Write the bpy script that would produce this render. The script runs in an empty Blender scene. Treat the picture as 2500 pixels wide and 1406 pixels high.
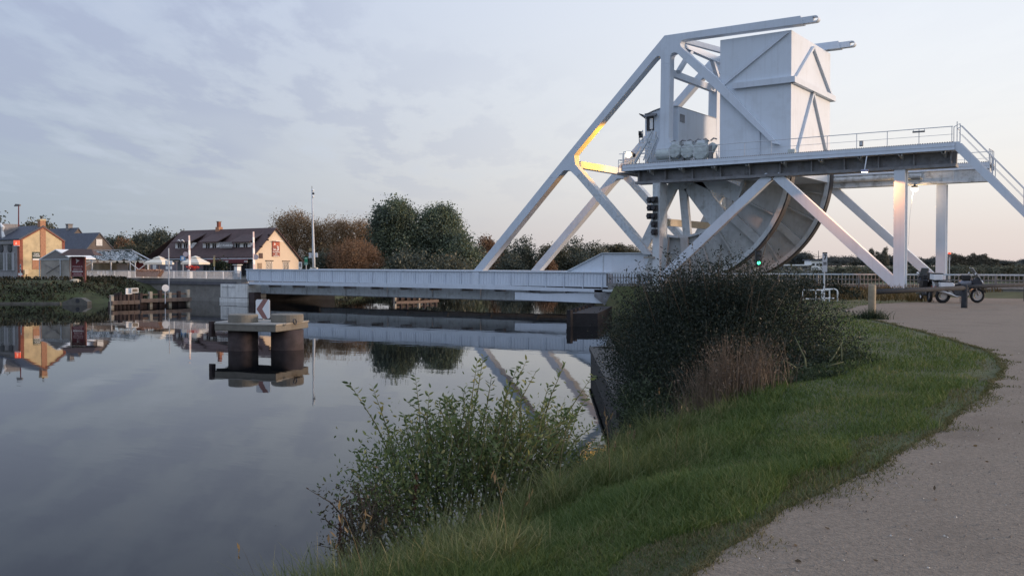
import bpy, bmesh, math, random
import numpy as np
from mathutils import Vector, Matrix

# ------------------------------------------------------------------ camera / world / sun
SC = bpy.context.scene
COL = SC.collection
F, CX, CY, HY, EZ = 2316.0, 1250.0, 703.0, 650.0, 3.42
PIT = math.atan((CY - HY) / F)
YAW = math.atan(1625 / 2316.0)
cd = bpy.data.cameras.new("camera")
cam = bpy.data.objects.new("camera", cd)
COL.objects.link(cam)
cam.location = (0, 0, EZ)
cam.rotation_euler = (math.radians(90) - PIT, 0, YAW)
cd.sensor_width = 36
cd.lens = 36 * F / 2500
cd.clip_start = 0.05
cd.clip_end = 4000
SC.camera = cam
SC.view_settings.view_transform = 'Standard'
SC.view_settings.look = 'None'
SC.view_settings.gamma = 1
SC.view_settings.exposure = 0.0
SC.view_settings.use_curve_mapping = False
SC.cycles.max_bounces = 6
SC.cycles.transparent_max_bounces = 8

SUN_AZ = Vector((0.78, 0.62, 0)).normalized()     # towards the glow
GLOW_AZ = Vector((0.60, 0.80, 0)).normalized()    # brightest part of the horizon
SUN_EL = math.radians(7)


def build_world():
    w = bpy.data.worlds.new("World")
    SC.world = w
    w.use_nodes = True
    nt = w.node_tree
    nt.nodes.clear()
    N, L = nt.nodes.new, nt.links.new
    out = N('ShaderNodeOutputWorld')
    bg = N('ShaderNodeBackground')
    L(bg.outputs[0], out.inputs[0])
    tc = N('ShaderNodeTexCoord')
    sep = N('ShaderNodeSeparateXYZ')
    L(tc.outputs['Generated'], sep.inputs[0])

    def math_(op, a, b=None, c=None, clamp=False):
        n = N('ShaderNodeMath')
        n.operation = op
        n.use_clamp = clamp
        for i, v in enumerate((a, b, c)):
            if v is None:
                continue
            if isinstance(v, (int, float)):
                n.inputs[i].default_value = v
            else:
                L(v, n.inputs[i])
        return n.outputs[0]

    def mapr(v, a, b, c=0.0, d=1.0, smooth=True):
        n = N('ShaderNodeMapRange')
        n.interpolation_type = 'SMOOTHSTEP' if smooth else 'LINEAR'
        L(v, n.inputs[0])
        for i, x in enumerate((a, b, c, d)):
            n.inputs[i + 1].default_value = x
        return n.outputs[0]

    def ramp(v, stops):
        n = N('ShaderNodeValToRGB')
        L(v, n.inputs[0])
        e = n.color_ramp.elements
        while len(e) < len(stops):
            e.new(0.5)
        for i, (p, c) in enumerate(stops):
            e[i].position = p
            e[i].color = (*c, 1)
        return n.outputs[0]

    def mix(f, a, b, mode='MIX'):
        n = N('ShaderNodeMix')
        n.data_type = 'RGBA'
        n.blend_type = mode
        if isinstance(f, (int, float)):
            n.inputs[0].default_value = f
        else:
            L(f, n.inputs[0])
        for s, v in ((6, a), (7, b)):
            if isinstance(v, tuple):
                n.inputs[s].default_value = (*v, 1)
            else:
                L(v, n.inputs[s])
        return n.outputs[2]

    x, y, z = sep.outputs
    zc = math_('MAXIMUM', z, 0.0)
    el = math_('POWER', zc, 0.5)                       # 0 horizon .. 1 zenith
    dot = math_('ADD', math_('MULTIPLY', x, GLOW_AZ.x), math_('MULTIPLY', y, GLOW_AZ.y))
    glow = mapr(dot, -0.30, 0.72)
    west = ramp(el, [(0.0, (.31, .375, .44)), (0.22, (.35, .42, .505)), (0.42, (.42, .49, .62)), (0.62, (.45, .54, .75)), (1.0, (.60, .72, .98))])
    east = ramp(el, [(0.0, (.70, .59, .57)), (0.18, (.78, .70, .67)), (0.30, (.88, .85, .82)), (0.42, (.87, .89, .92)), (0.54, (.82, .87, .96)), (0.72, (.70, .80, 1.0)), (1.0, (.60, .72, .98))])
    col = mix(glow, west, east)
    # thin broken cloud, laid on a plane high above
    inv = math_('DIVIDE', 1.0, math_('ADD', zc, 0.06))
    comb = N('ShaderNodeCombineXYZ')
    L(math_('MULTIPLY', x, inv), comb.inputs[0])
    L(math_('MULTIPLY', y, inv), comb.inputs[1])
    mp = N('ShaderNodeMapping')
    mp.vector_type = 'TEXTURE'
    mp.inputs['Rotation'].default_value = (0, 0, math.radians(128))
    mp.inputs['Scale'].default_value = (2.0, 0.85, 1)
    mp.inputs['Location'].default_value = (3.1, 0.4, 0)
    L(comb.outputs[0], mp.inputs[0])
    ns = N('ShaderNodeTexNoise')
    ns.inputs['Scale'].default_value = 2.1
    ns.inputs['Detail'].default_value = 7
    ns.inputs['Roughness'].default_value = 0.58
    L(mp.outputs[0], ns.inputs[0])
    ns2 = N('ShaderNodeTexNoise')
    ns2.inputs['Scale'].default_value = 0.55
    ns2.inputs['Detail'].default_value = 3
    L(mp.outputs[0], ns2.inputs[0])
    c1 = mapr(ns.outputs[0], 0.45, 0.57)
    c2 = mapr(ns2.outputs[0], 0.38, 0.52)
    fade = math_('MULTIPLY', mapr(zc, 0.015, 0.12), mapr(dot, 0.50, -0.05, 0.06, 1.0))
    cl = math_('MULTIPLY', math_('MULTIPLY', c1, c2), fade)
    col = mix(math_('MULTIPLY', cl, 0.42), col, (.35, .395, .56))
    # bright thin veil between the grey patches
    c3 = mapr(ns.outputs[0], 0.50, 0.30)
    col = mix(math_('MULTIPLY', math_('MULTIPLY', c3, fade), 0.40), col, (.58, .64, .76))
    sky = N('ShaderNodeTexSky')
    sky.sky_type = 'NISHITA'
    sky.sun_disc = False
    sky.sun_elevation = SUN_EL
    sky.sun_rotation = math.atan2(SUN_AZ.x, SUN_AZ.y)
    col = mix(0.008, col, sky.outputs[0], 'ADD')
    # below the horizon (never seen: the ground sheet covers it)
    # the open sky behind the viewer is a little brighter than the cloudy west
    dk = mapr(y, -0.7, 0.35, 1.3, 1.0)
    vm = N('ShaderNodeVectorMath')
    vm.operation = 'SCALE'
    L(col, vm.inputs[0])
    L(dk, vm.inputs['Scale'])
    L(vm.outputs[0], bg.inputs[0])
    bg.inputs[1].default_value = 1.0


build_world()
sl = bpy.data.lights.new("sun", 'SUN')
sl.energy = 3.4
sl.angle = math.radians(10)
sl.color = (1.0, 0.72, 0.52)
so = bpy.data.objects.new("sun", sl)
COL.objects.link(so)
sd = Vector((SUN_AZ.x * math.cos(SUN_EL), SUN_AZ.y * math.cos(SUN_EL), math.sin(SUN_EL)))
so.rotation_euler = sd.to_track_quat('Z', 'Y').to_euler()
so.location = sd * 300

# ------------------------------------------------------------------ survey helpers (photo bearing -> real place)
CA, SA = math.cos(YAW), math.sin(YAW)


def ray(px, py):
    u = (px - CX) / F
    v = (CY - py) / F
    f = math.cos(PIT) + v * math.sin(PIT)
    return (u * CA - f * SA, u * SA + f * CA, -math.sin(PIT) + v * math.cos(PIT))


def aty(px, py, Y):
    d = ray(px, py); t = Y / d[1]
    return Vector((d[0] * t, Y, EZ + d[2] * t))


def atx(px, py, X):
    d = ray(px, py); t = X / d[0]
    return Vector((X, d[1] * t, EZ + d[2] * t))


def atz(px, py, z):
    d = ray(px, py); t = (z - EZ) / d[2]
    return Vector((d[0] * t, d[1] * t, z))


def atd(px, py, D):
    d = ray(px, py)
    t = D / (-d[0] * SA + d[1] * CA)
    return Vector((d[0] * t, d[1] * t, EZ + d[2] * t))


def xz(pts, Y):
    return [(p.x, p.z) for p in (aty(a, b, Y) for a, b in pts)]


# ------------------------------------------------------------------ materials
MATS = {}


def mat(name, color, rough=0.6, var=0.12, scale=3.0, bump=0.0, bscale=40.0, dirt=None, dirt_amt=0.0, dirt_scale=1.2,
        metal=0.0, streak=0.0, spec=0.4, streak_col=(.16, .13, .10)):
    if name in MATS:
        return MATS[name]
    m = bpy.data.materials.new(name)
    m.use_nodes = True
    nt = m.node_tree
    N, L = nt.nodes.new, nt.links.new
    b = nt.nodes['Principled BSDF']
    b.inputs['Roughness'].default_value = rough
    b.inputs['Metallic'].default_value = metal
    b.inputs['Specular IOR Level'].default_value = spec
    geo = N('ShaderNodeNewGeometry')
    n1 = N('ShaderNodeTexNoise')
    n1.inputs['Scale'].default_value = scale
    n1.inputs['Detail'].default_value = 6
    L(geo.outputs['Position'], n1.inputs[0])
    r = N('ShaderNodeValToRGB')
    L(n1.outputs[0], r.inputs[0])
    r.color_ramp.elements[0].position = 0.3
    r.color_ramp.elements[1].position = 0.7
    r.color_ramp.elements[0].color = (*[c * (1 - var) for c in color], 1)
    r.color_ramp.elements[1].color = (*[min(1, c * (1 + var)) for c in color], 1)
    last = r.outputs[0]

    def over(fac, c):
        nonlocal last
        mx = N('ShaderNodeMix')
        mx.data_type = 'RGBA'
        L(fac, mx.inputs[0])
        L(last, mx.inputs[6])
        mx.inputs[7].default_value = (*c, 1)
        last = mx.outputs[2]

    if dirt and dirt_amt > 0:
        n2 = N('ShaderNodeTexNoise')
        n2.inputs['Scale'].default_value = dirt_scale
        n2.inputs['Detail'].default_value = 9
        n2.inputs['Roughness'].default_value = 0.68
        L(geo.outputs['Position'], n2.inputs[0])
        mr = N('ShaderNodeMapRange')
        L(n2.outputs[0], mr.inputs[0])
        mr.inputs[1].default_value = 0.50
        mr.inputs[2].default_value = 0.70
        mr.inputs[4].default_value = dirt_amt
        over(mr.outputs[0], dirt)
    if streak > 0:
        mp = N('ShaderNodeMapping')
        mp.inputs['Scale'].default_value = (3.5, 3.5, 0.16)
        L(geo.outputs['Position'], mp.inputs[0])
        n3 = N('ShaderNodeTexNoise')
        n3.inputs['Scale'].default_value = 1.6
        n3.inputs['Detail'].default_value = 6
        L(mp.outputs[0], n3.inputs[0])
        mr = N('ShaderNodeMapRange')
        L(n3.outputs[0], mr.inputs[0])
        mr.inputs[1].default_value = 0.52
        mr.inputs[2].default_value = 0.78
        mr.inputs[4].default_value = streak
        over(mr.outputs[0], streak_col)
    L(last, b.inputs['Base Color'])
    if bump > 0:
        n4 = N('ShaderNodeTexNoise')
        n4.inputs['Scale'].default_value = bscale
        n4.inputs['Detail'].default_value = 5
        L(geo.outputs['Position'], n4.inputs[0])
        bp = N('ShaderNodeBump')
        bp.inputs['Strength'].default_value = bump
        bp.inputs['Distance'].default_value = 0.03
        L(n4.outputs[0], bp.inputs['Height'])
        L(bp.outputs[0], b.inputs['Normal'])
    MATS[name] = m
    return m


def emit(name, color, strength):
    if name in MATS:
        return MATS[name]
    m = bpy.data.materials.new(name)
    m.use_nodes = True
    b = m.node_tree.nodes['Principled BSDF']
    b.inputs['Base Color'].default_value = (*color, 1)
    b.inputs['Emission Color'].default_value = (*color, 1)
    b.inputs['Emission Strength'].default_value = strength
    MATS[name] = m
    return m


def leafmat(name, c1, c2, c3=None, transl=0.35, nscale=0.5, c3_at=0.82):
    if name in MATS:
        return MATS[name]
    m = bpy.data.materials.new(name)
    m.use_nodes = True
    nt = m.node_tree
    nt.nodes.clear()
    N, L = nt.nodes.new, nt.links.new
    out = N('ShaderNodeOutputMaterial')
    geo = N('ShaderNodeNewGeometry')
    ns = N('ShaderNodeTexNoise')
    ns.inputs['Scale'].default_value = nscale
    ns.inputs['Detail'].default_value = 3
    L(geo.outputs['Position'], ns.inputs[0])
    ad = N('ShaderNodeMath')
    ad.operation = 'MULTIPLY_ADD'
    L(geo.outputs['Random Per Island'], ad.inputs[0])
    ad.inputs[1].default_value = 0.55
    L(ns.outputs[0], ad.inputs[2])
    sb = N('ShaderNodeMath')
    sb.operation = 'SUBTRACT'
    L(ad.outputs[0], sb.inputs[0])
    sb.inputs[1].default_value = 0.27
    r = N('ShaderNodeValToRGB')
    L(sb.outputs[0], r.inputs[0])
    e = r.color_ramp.elements
    e[0].position, e[0].color = 0.22, (*c1, 1)
    e[1].position, e[1].color = 0.68, (*c2, 1)
    if c3:
        k = e.new(c3_at)
        k.color = (*c3, 1)
    d = N('ShaderNodeBsdfDiffuse')
    t = N('ShaderNodeBsdfTranslucent')
    g = N('ShaderNodeBsdfGlossy')
    g.inputs['Roughness'].default_value = 0.45
    L(r.outputs[0], d.inputs[0])
    L(r.outputs[0], t.inputs[0])
    m1 = N('ShaderNodeMixShader')
    m1.inputs[0].default_value = transl
    L(d.outputs[0], m1.inputs[1])
    L(t.outputs[0], m1.inputs[2])
    m2 = N('ShaderNodeMixShader')
    m2.inputs[0].default_value = 0.02
    L(m1.outputs[0], m2.inputs[1])
    L(g.outputs[0], m2.inputs[2])
    L(m2.outputs[0], out.inputs[0])
    MATS[name] = m
    return m


STEEL = mat('painted_steel', (.585, .645, .71), 0.45, .04, .6, dirt=(.42, .45, .48), dirt_amt=.35, dirt_scale=.9, streak=.12)
STEEL2 = mat('painted_steel_worn', (.53, .575, .60), 0.5, .06, .8, dirt=(.24, .25, .23), dirt_amt=.6, dirt_scale=2.4, streak=.35)
STEELC = mat('painted_steel_plate', (.605, .665, .725), 0.5, .03, .35, dirt=(.47, .51, .54), dirt_amt=.45, dirt_scale=.9, streak=.14)
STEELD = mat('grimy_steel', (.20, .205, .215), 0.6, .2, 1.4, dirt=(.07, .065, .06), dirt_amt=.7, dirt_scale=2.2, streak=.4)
STEELM = mat('mossy_steel', (.52, .55, .56), 0.6, .12, 1.4, dirt=(.14, .145, .13), dirt_amt=.85, dirt_scale=1.9, streak=.35)
DARK = mat('dark_metal', (.035, .035, .04), 0.5, .2)
STEELF = mat('flaking_paint', (.55, .60, .63), 0.55, .05, .8, dirt=(.17, .18, .17), dirt_amt=.6, dirt_scale=4.5, streak=.2)
STEELR = mat('rocker_paint', (.43, .445, .44), 0.55, .1, .8, dirt=(.26, .265, .25), dirt_amt=.7, dirt_scale=1.3, streak=.2)
RUST = mat('rusty_steel', (.058, .042, .040), 0.8, .3, 4, bump=.3, dirt=(.05, .035, .03), dirt_amt=.7, dirt_scale=3)
CONC = mat('concrete', (.30, .285, .25), 0.85, .16, 2.5, bump=.25, dirt=(.12, .11, .09), dirt_amt=.6, dirt_scale=2.0, streak=.35)
CONCW = mat('white_concrete', (.68, .68, .65), 0.8, .08, 2, bump=.15, dirt=(.30, .29, .25), dirt_amt=.4, dirt_scale=1.8, streak=.4)
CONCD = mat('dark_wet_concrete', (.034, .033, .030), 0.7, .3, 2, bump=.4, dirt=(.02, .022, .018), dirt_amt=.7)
CONCG = mat('grey_wall_concrete', (.20, .19, .17), 0.85, .14, 2, bump=.2, dirt=(.09, .085, .07), dirt_amt=.5, streak=.3)
TIMB = mat('timber', (.16, .105, .075), 0.8, .3, 3, bump=.3, dirt=(.07, .05, .04), dirt_amt=.5)
TIMBD = mat('dark_timber', (.045, .03, .028), 0.8, .3, 3, bump=.3)
TIMBL = mat('pale_timber', (.17, .125, .10), 0.8, .25, 3, bump=.2)
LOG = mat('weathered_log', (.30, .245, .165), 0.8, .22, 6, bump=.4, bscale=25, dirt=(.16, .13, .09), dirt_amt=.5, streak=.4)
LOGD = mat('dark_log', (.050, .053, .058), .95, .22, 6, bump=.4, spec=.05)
STONE = mat('cream_stone', (.56, .45, .27), 0.9, .13, 1.6, bump=.4, bscale=8, dirt=(.30, .25, .17), dirt_amt=.5, dirt_scale=1.3)
BRICK = mat('red_brick', (.40, .21, .125), 0.9, .2, 6, bump=.3, bscale=20, dirt=(.25, .14, .10), dirt_amt=.4)
BRICKD = mat('dark_red_brick', (.25, .09, .06), 0.9, .2, 6)
RENDR = mat('grey_render', (.26, .25, .25), 0.9, .2, 2, dirt=(.13, .13, .13), dirt_amt=.6, dirt_scale=2.2)
SLATE = mat('slate', (.055, .062, .082), 0.6, .2, 3, bump=.3, dirt=(.035, .036, .042), dirt_amt=.5)
TILE = mat('brown_roof_tile', (.088, .054, .050), 0.8, .16, 2.5, bump=.5, bscale=14, dirt=(.045, .036, .036), dirt_amt=.5, dirt_scale=.6)
CREAM = mat('cream_render', (.72, .575, .42), 0.9, .03, .5, dirt=(.55, .45, .34), dirt_amt=.25, dirt_scale=.8)
BROWNW = mat('brown_render', (.14, .115, .10), 0.9, .12, 2)
WHITE = mat('white_paint', (.78, .78, .76), 0.5, .05, 3)
CANVAS = mat('cream_canvas', (.76, .68, .55), 0.85, .05, 2)
REDP = mat('red_paint', (.42, .05, .035), 0.5, .08, 3)
WINE = mat('wine_red', (.13, .022, .028), 0.6, .1, 3)
ORNG = mat('orange_paint', (.60, .17, .07), 0.5, .1, 3)
BLUE = mat('sign_blue', (.10, .28, .52), 0.5, .06, 3)
GREENS = mat('sign_green', (.02, .24, .13), 0.5, .06, 3)
GLASS = mat('dark_glass', (.02, .022, .026), 0.12, .1, 3, spec=.8)
GREYP = mat('grey_panel', (.22, .21, .205), 0.8, .15, 2)
FRAME = mat('galvanised', (.54, .57, .60), 0.5, .08, 4, dirt=(.3, .3, .29), dirt_amt=.4)
MOSSM = mat('machine_green', (.42, .47, .46), 0.5, .1, 4, dirt=(.20, .21, .20), dirt_amt=.5, dirt_scale=3)
TARM = mat('tarmac', (.055, .053, .052), 0.9, .15, 3, bump=.2, bscale=120)
RUBB = mat('rubber', (.012, .012, .013), 0.7, .1, 6)
CHRO = mat('bright_metal', (.62, .62, .63), 0.3, .05, 6, metal=.8)
BLACKP = mat('black_plastic', (.018, .018, .02), 0.4, .1, 6)
PANN = mat('silver_case', (.75, .76, .78), 0.35, .03, 5, metal=.1)
BARK = mat('bark', (.06, .05, .04), 0.9, .25, 3, bump=.5, bscale=10)
TWIG = mat('twig', (.075, .055, .035), 0.8, .2, 8)
TWIGG = mat('green_twig', (.10, .105, .05), 0.8, .2, 8)
LAMPW = emit('lamp_glow', (1.0, .80, .50), 14)
LAMPY = emit('flood_glow', (1.0, .78, .46), 9)
GREENL = emit('green_signal', (.08, 1.0, .45), 4)
REDL = emit('red_signal', (1.0, .09, .04), 1.1)
SIGNL = emit('lit_red_sign', (1.0, .13, .06), .75)


# ------------------------------------------------------------------ mesh helpers
ORG = {}


class MB:
    def __init__(s):
        s.v, s.f = [], []

    def add(s, vs, fs):
        o = len(s.v)
        s.v += [tuple(p) for p in vs]
        s.f += [tuple(i + o for i in f) for f in fs]
        return s

    def box(s, x0, x1, y0, y1, z0, z1):
        return s.add([(x0, y0, z0), (x1, y0, z0), (x1, y1, z0), (x0, y1, z0), (x0, y0, z1), (x1, y0, z1), (x1, y1, z1), (x0, y1, z1)],
                     [(0, 3, 2, 1), (4, 5, 6, 7), (0, 1, 5, 4), (1, 2, 6, 5), (2, 3, 7, 6), (3, 0, 4, 7)])

    def prism(s, pts, d):
        n = len(pts)
        d = Vector(d)
        a = [Vector(p) for p in pts]
        return s.add(a + [p + d for p in a], [tuple(range(n)), tuple(range(2 * n - 1, n - 1, -1))] +
                     [(i, (i + 1) % n, n + (i + 1) % n, n + i) for i in range(n)])

    def pxz(s, poly, y0, y1):
        return s.prism([(x, y0, z) for x, z in poly], (0, y1 - y0, 0))

    def pyz(s, poly, x0, x1):
        return s.prism([(x0, y, z) for y, z in poly], (x1 - x0, 0, 0))

    def pxy(s, poly, z0, z1):
        return s.prism([(x, y, z0) for x, y in poly], (0, 0, z1 - z0))

    def bar(s, p, q, w, h, up=(0, 0, 1)):
        p, q = Vector(p), Vector(q)
        d = (q - p).normalized()
        u = Vector(up)
        if abs(d.dot(u)) > .98:
            u = Vector((0, 1, 0))
        a = d.cross(u).normalized() * w / 2
        b = a.cross(d).normalized() * h / 2
        return s.prism([p - a - b, p + a - b, p + a + b, p - a + b], q - p)

    def tube(s, path, r, n=6, caps=True):
        path = [Vector(p) for p in path]
        rs = r if isinstance(r, (list, tuple)) else [r] * len(path)
        vs, fs = [], []
        ref = None
        for i, p in enumerate(path):
            d = (path[min(i + 1, len(path) - 1)] - path[max(i - 1, 0)]).normalized()
            if ref is None:
                ref = d.orthogonal().normalized()
            a = (ref - d * ref.dot(d)).normalized()
            ref = a
            b = d.cross(a)
            for k in range(n):
                t = 2 * math.pi * k / n
                vs.append(p + (a * math.cos(t) + b * math.sin(t)) * rs[i])
        for i in range(len(path) - 1):
            for k in range(n):
                fs.append((i * n + k, i * n + (k + 1) % n, (i + 1) * n + (k + 1) % n, (i + 1) * n + k))
        if caps:
            fs.append(tuple(range(n - 1, -1, -1)))
            fs.append(tuple((len(path) - 1) * n + k for k in range(n)))
        return s.add(vs, fs)

    def lathe(s, prof, c, axis=(0, 0, 1), n=16):
        A = Vector(axis).normalized()
        a = A.orthogonal().normalized()
        b = A.cross(a)
        c = Vector(c)
        vs, fs = [], []
        for r, h in prof:
            for k in range(n):
                t = 2 * math.pi * k / n
                vs.append(c + A * h + (a * math.cos(t) + b * math.sin(t)) * max(r, 1e-4))
        for i in range(len(prof) - 1):
            for k in range(n):
                fs.append((i * n + k, i * n + (k + 1) % n, (i + 1) * n + (k + 1) % n, (i + 1) * n + k))
        fs.append(tuple(range(n - 1, -1, -1)))
        fs.append(tuple((len(prof) - 1) * n + k for k in range(n)))
        return s.add(vs, fs)

    def torus(s, c, axis, R, r, n=28, m=8):
        A = Vector(axis).normalized()
        a = A.orthogonal().normalized()
        b = A.cross(a)
        c = Vector(c)
        vs, fs = [], []
        for i in range(n):
            t = 2 * math.pi * i / n
            d = a * math.cos(t) + b * math.sin(t)
            for k in range(m):
                u = 2 * math.pi * k / m
                vs.append(c + d * (R + r * math.cos(u)) + A * r * math.sin(u))
        for i in range(n):
            for k in range(m):
                fs.append((i * m + k, ((i + 1) % n) * m + k, ((i + 1) % n) * m + (k + 1) % m, i * m + (k + 1) % m))
        return s.add(vs, fs)

    def text(s, body, origin, right, up, size, depth=.01, align='CENTER', bold=.012):
        cu = bpy.data.curves.new('lettering', 'FONT')
        cu.body = body
        cu.size = size
        cu.align_x = align
        cu.extrude = depth
        cu.offset = bold * size
        cu.resolution_u = 2
        o = bpy.data.objects.new('lettering', cu)
        me = o.to_mesh()
        R, U = Vector(right).normalized(), Vector(up).normalized()
        W = R.cross(U)
        O = Vector(origin)
        s.add([O + R * v.co.x + U * v.co.y + W * v.co.z for v in me.vertices], [tuple(p.vertices) for p in me.polygons])
        o.to_mesh_clear()
        bpy.data.objects.remove(o)
        bpy.data.curves.remove(cu)
        return s

    def build(s, name, m, parent=None, smooth=False, origin=None, bevel=0):
        org = Vector((0, 0, 0))
        root = parent
        while root is not None and root.parent is not None:
            root = root.parent
        if root is not None:
            org = ORG.get(root.name, org)
        elif origin is not None:
            org = Vector(origin)
        me = bpy.data.meshes.new(name)
        me.from_pydata([tuple(Vector(p) - org) for p in s.v], [], s.f)
        bm = bmesh.new()
        bm.from_mesh(me)
        bmesh.ops.recalc_face_normals(bm, faces=bm.faces)
        bm.to_mesh(me)
        bm.free()
        if smooth:
            for p in me.polygons:
                p.use_smooth = len(p.vertices) == 4
        me.materials.append(m)
        o = bpy.data.objects.new(name, me)
        COL.objects.link(o)
        if parent is not None:
            o.parent = parent
        else:
            o.location = org
            ORG[o.name] = org
        if bevel:
            b = o.modifiers.new('bevel', 'BEVEL')
            b.width = bevel
            b.segments = 2
            b.limit_method = 'ANGLE'
        return o


def tag(o, label=None, cat=None, group=None, kind=None):
    if label: o['label'] = label
    if cat: o['category'] = cat
    if group: o['group'] = group
    if kind: o['kind'] = kind
    return o


def thing(name, label, cat, loc=(0, 0, 0), group=None):
    o = bpy.data.objects.new(name, None)
    o.empty_display_size = .3
    COL.objects.link(o)
    o.location = loc
    ORG[o.name] = Vector(loc)
    return tag(o, label, cat, group)


def copy_tree(o, parent=None):
    c = o.copy()
    COL.objects.link(c)
    c.parent = parent
    for ch in list(o.children):
        copy_tree(ch, c)
    return c


def fast(name, V, m, parent=None, origin=(0, 0, 0)):
    """V: (N,k,3) array of k-gons -> one mesh"""
    n, k, _ = V.shape
    root = parent
    while root is not None and root.parent is not None:
        root = root.parent
    org = np.array(ORG.get(root.name, Vector(origin)) if root is not None else Vector(origin))
    me = bpy.data.meshes.new(name)
    me.vertices.add(n * k)
    me.vertices.foreach_set('co', (V - org).reshape(-1).astype(np.float32))
    me.loops.add(n * k)
    me.loops.foreach_set('vertex_index', np.arange(n * k, dtype=np.int32))
    me.polygons.add(n)
    me.polygons.foreach_set('loop_start', np.arange(n, dtype=np.int32) * k)
    me.polygons.foreach_set('loop_total', np.full(n, k, dtype=np.int32))
    me.update()
    me.validate()
    me.materials.append(m)
    o = bpy.data.objects.new(name, me)
    COL.objects.link(o)
    if parent is not None:
        o.parent = parent
    else:
        o.location = Vector(origin)
    return o


def unit(a):
    return a / np.maximum(np.linalg.norm(a, axis=-1, keepdims=True), 1e-9)


def leaves(rng, P, D, size, aspect=.42, jitter=.35):
    """leaf-shaped hexagons at P pointing along D"""
    n = len(P)
    D = unit(D + rng.normal(0, jitter, (n, 3)))
    S = unit(np.cross(D, rng.normal(0, 1, (n, 3))))
    Nn = np.cross(D, S)
    sz = (size * rng.uniform(.65, 1.3, n))[:, None]
    w = sz * aspect / 2
    fold = Nn * w * .35
    return np.stack([P, P + D * sz * .3 + S * w * .85 + fold, P + D * sz * .65 + S * w * .8 + fold, P + D * sz,
                     P + D * sz * .65 - S * w * .8 + fold, P + D * sz * .3 - S * w * .85 + fold], axis=1)


def quads(rng, P, D, size, aspect=.7):
    n = len(P)
    D = unit(D)
    S = unit(np.cross(D, rng.normal(0, 1, (n, 3))))
    sz = (size * rng.uniform(.55, 1.4, n))[:, None] / 2
    return np.stack([P - D * sz, P + S * sz * aspect, P + D * sz, P - S * sz * aspect], axis=1)

# ------------------------------------------------------------------ ground, water, path
CANAL = np.array([(-6.45, -160), (-6.35, 5), (-6.85, 9), (-8.1, 13.5), (-9.0, 16.5), (-15.9, 27), (-16.0, 29), (-18.5, 39), (-22, 50), (-26, 57.6), (-33.2, 57.8), (-33.4, 70), (-29, 80), (-30, 120),
                  (-45, 150), (-90, 185), (-200, 240), (-700, 420), (-700, 330), (-200, 180), (-115, 145), (-92, 120), (-88, 92), (-80, 78),
                  (-73, 71), (-73, 59.2), (-84.5, 59.2), (-83, 54), (-80.5, 49.6), (-83, 47), (-87.5, 43.5), (-88, -160)], float)


def bank_dist(x, y):
    """signed distance to the water's edge, positive on land"""
    P = np.stack([x, y], -1)
    dmin = np.full(x.shape, 1e9)
    inside = np.zeros(x.shape, bool)
    n = len(CANAL)
    for i in range(n):
        a, b = CANAL[i], CANAL[(i + 1) % n]
        ab = b - a
        t = np.clip(((P - a) @ ab) / (ab @ ab), 0, 1)
        d = np.hypot(*np.moveaxis(P - a - t[..., None] * ab, -1, 0))
        dmin = np.minimum(dmin, d)
        c = ((a[1] > y) != (b[1] > y)) & (x < (b[0] - a[0]) * (y - a[1]) / (b[1] - a[1] + 1e-12) + a[0])
        inside ^= c
    return np.where(inside, -dmin, dmin)


def ground_z(x, y):
    x = np.asarray(x, float); y = np.asarray(y, float)
    d = bank_dist(x, y)
    west = x < -50
    base = np.where(west, 2.05, 1.80)
    wid = np.where(west, 7.5, 4.6)
    t = np.clip(d / wid, 0, 1)
    z = -0.12 + (base + 0.12) * (1 - (1 - t) ** 2.1)
    rough = 0.09 * np.sin(x * 1.7 + 1.3 * np.sin(y * .9)) * np.sin(y * 1.3 + .7 * np.sin(x)) * np.clip(t * 3, 0, 1) * np.clip((1 - t) * 2.2, 0, 1)
    z = z + rough
    z = np.where(d < 0, -0.12 + np.maximum(d * .7, -2.4), z)
    road = np.clip(1 - np.abs(y - 64.3) / 11.0 * 1.0, 0, 1)
    road = np.clip(road * 3.2, 0, 1) * (d > 0)
    ztgt = 2.02
    z = np.where((x > -33) & (d > 0), z + (np.maximum(z, ztgt) - z) * road, z)
    far = np.hypot(x + 30, y - 60)
    z = np.where((far > 160) & (d > 0), z + np.clip((far - 160) / 500, 0, 1) * 1.2, z)
    return z


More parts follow.
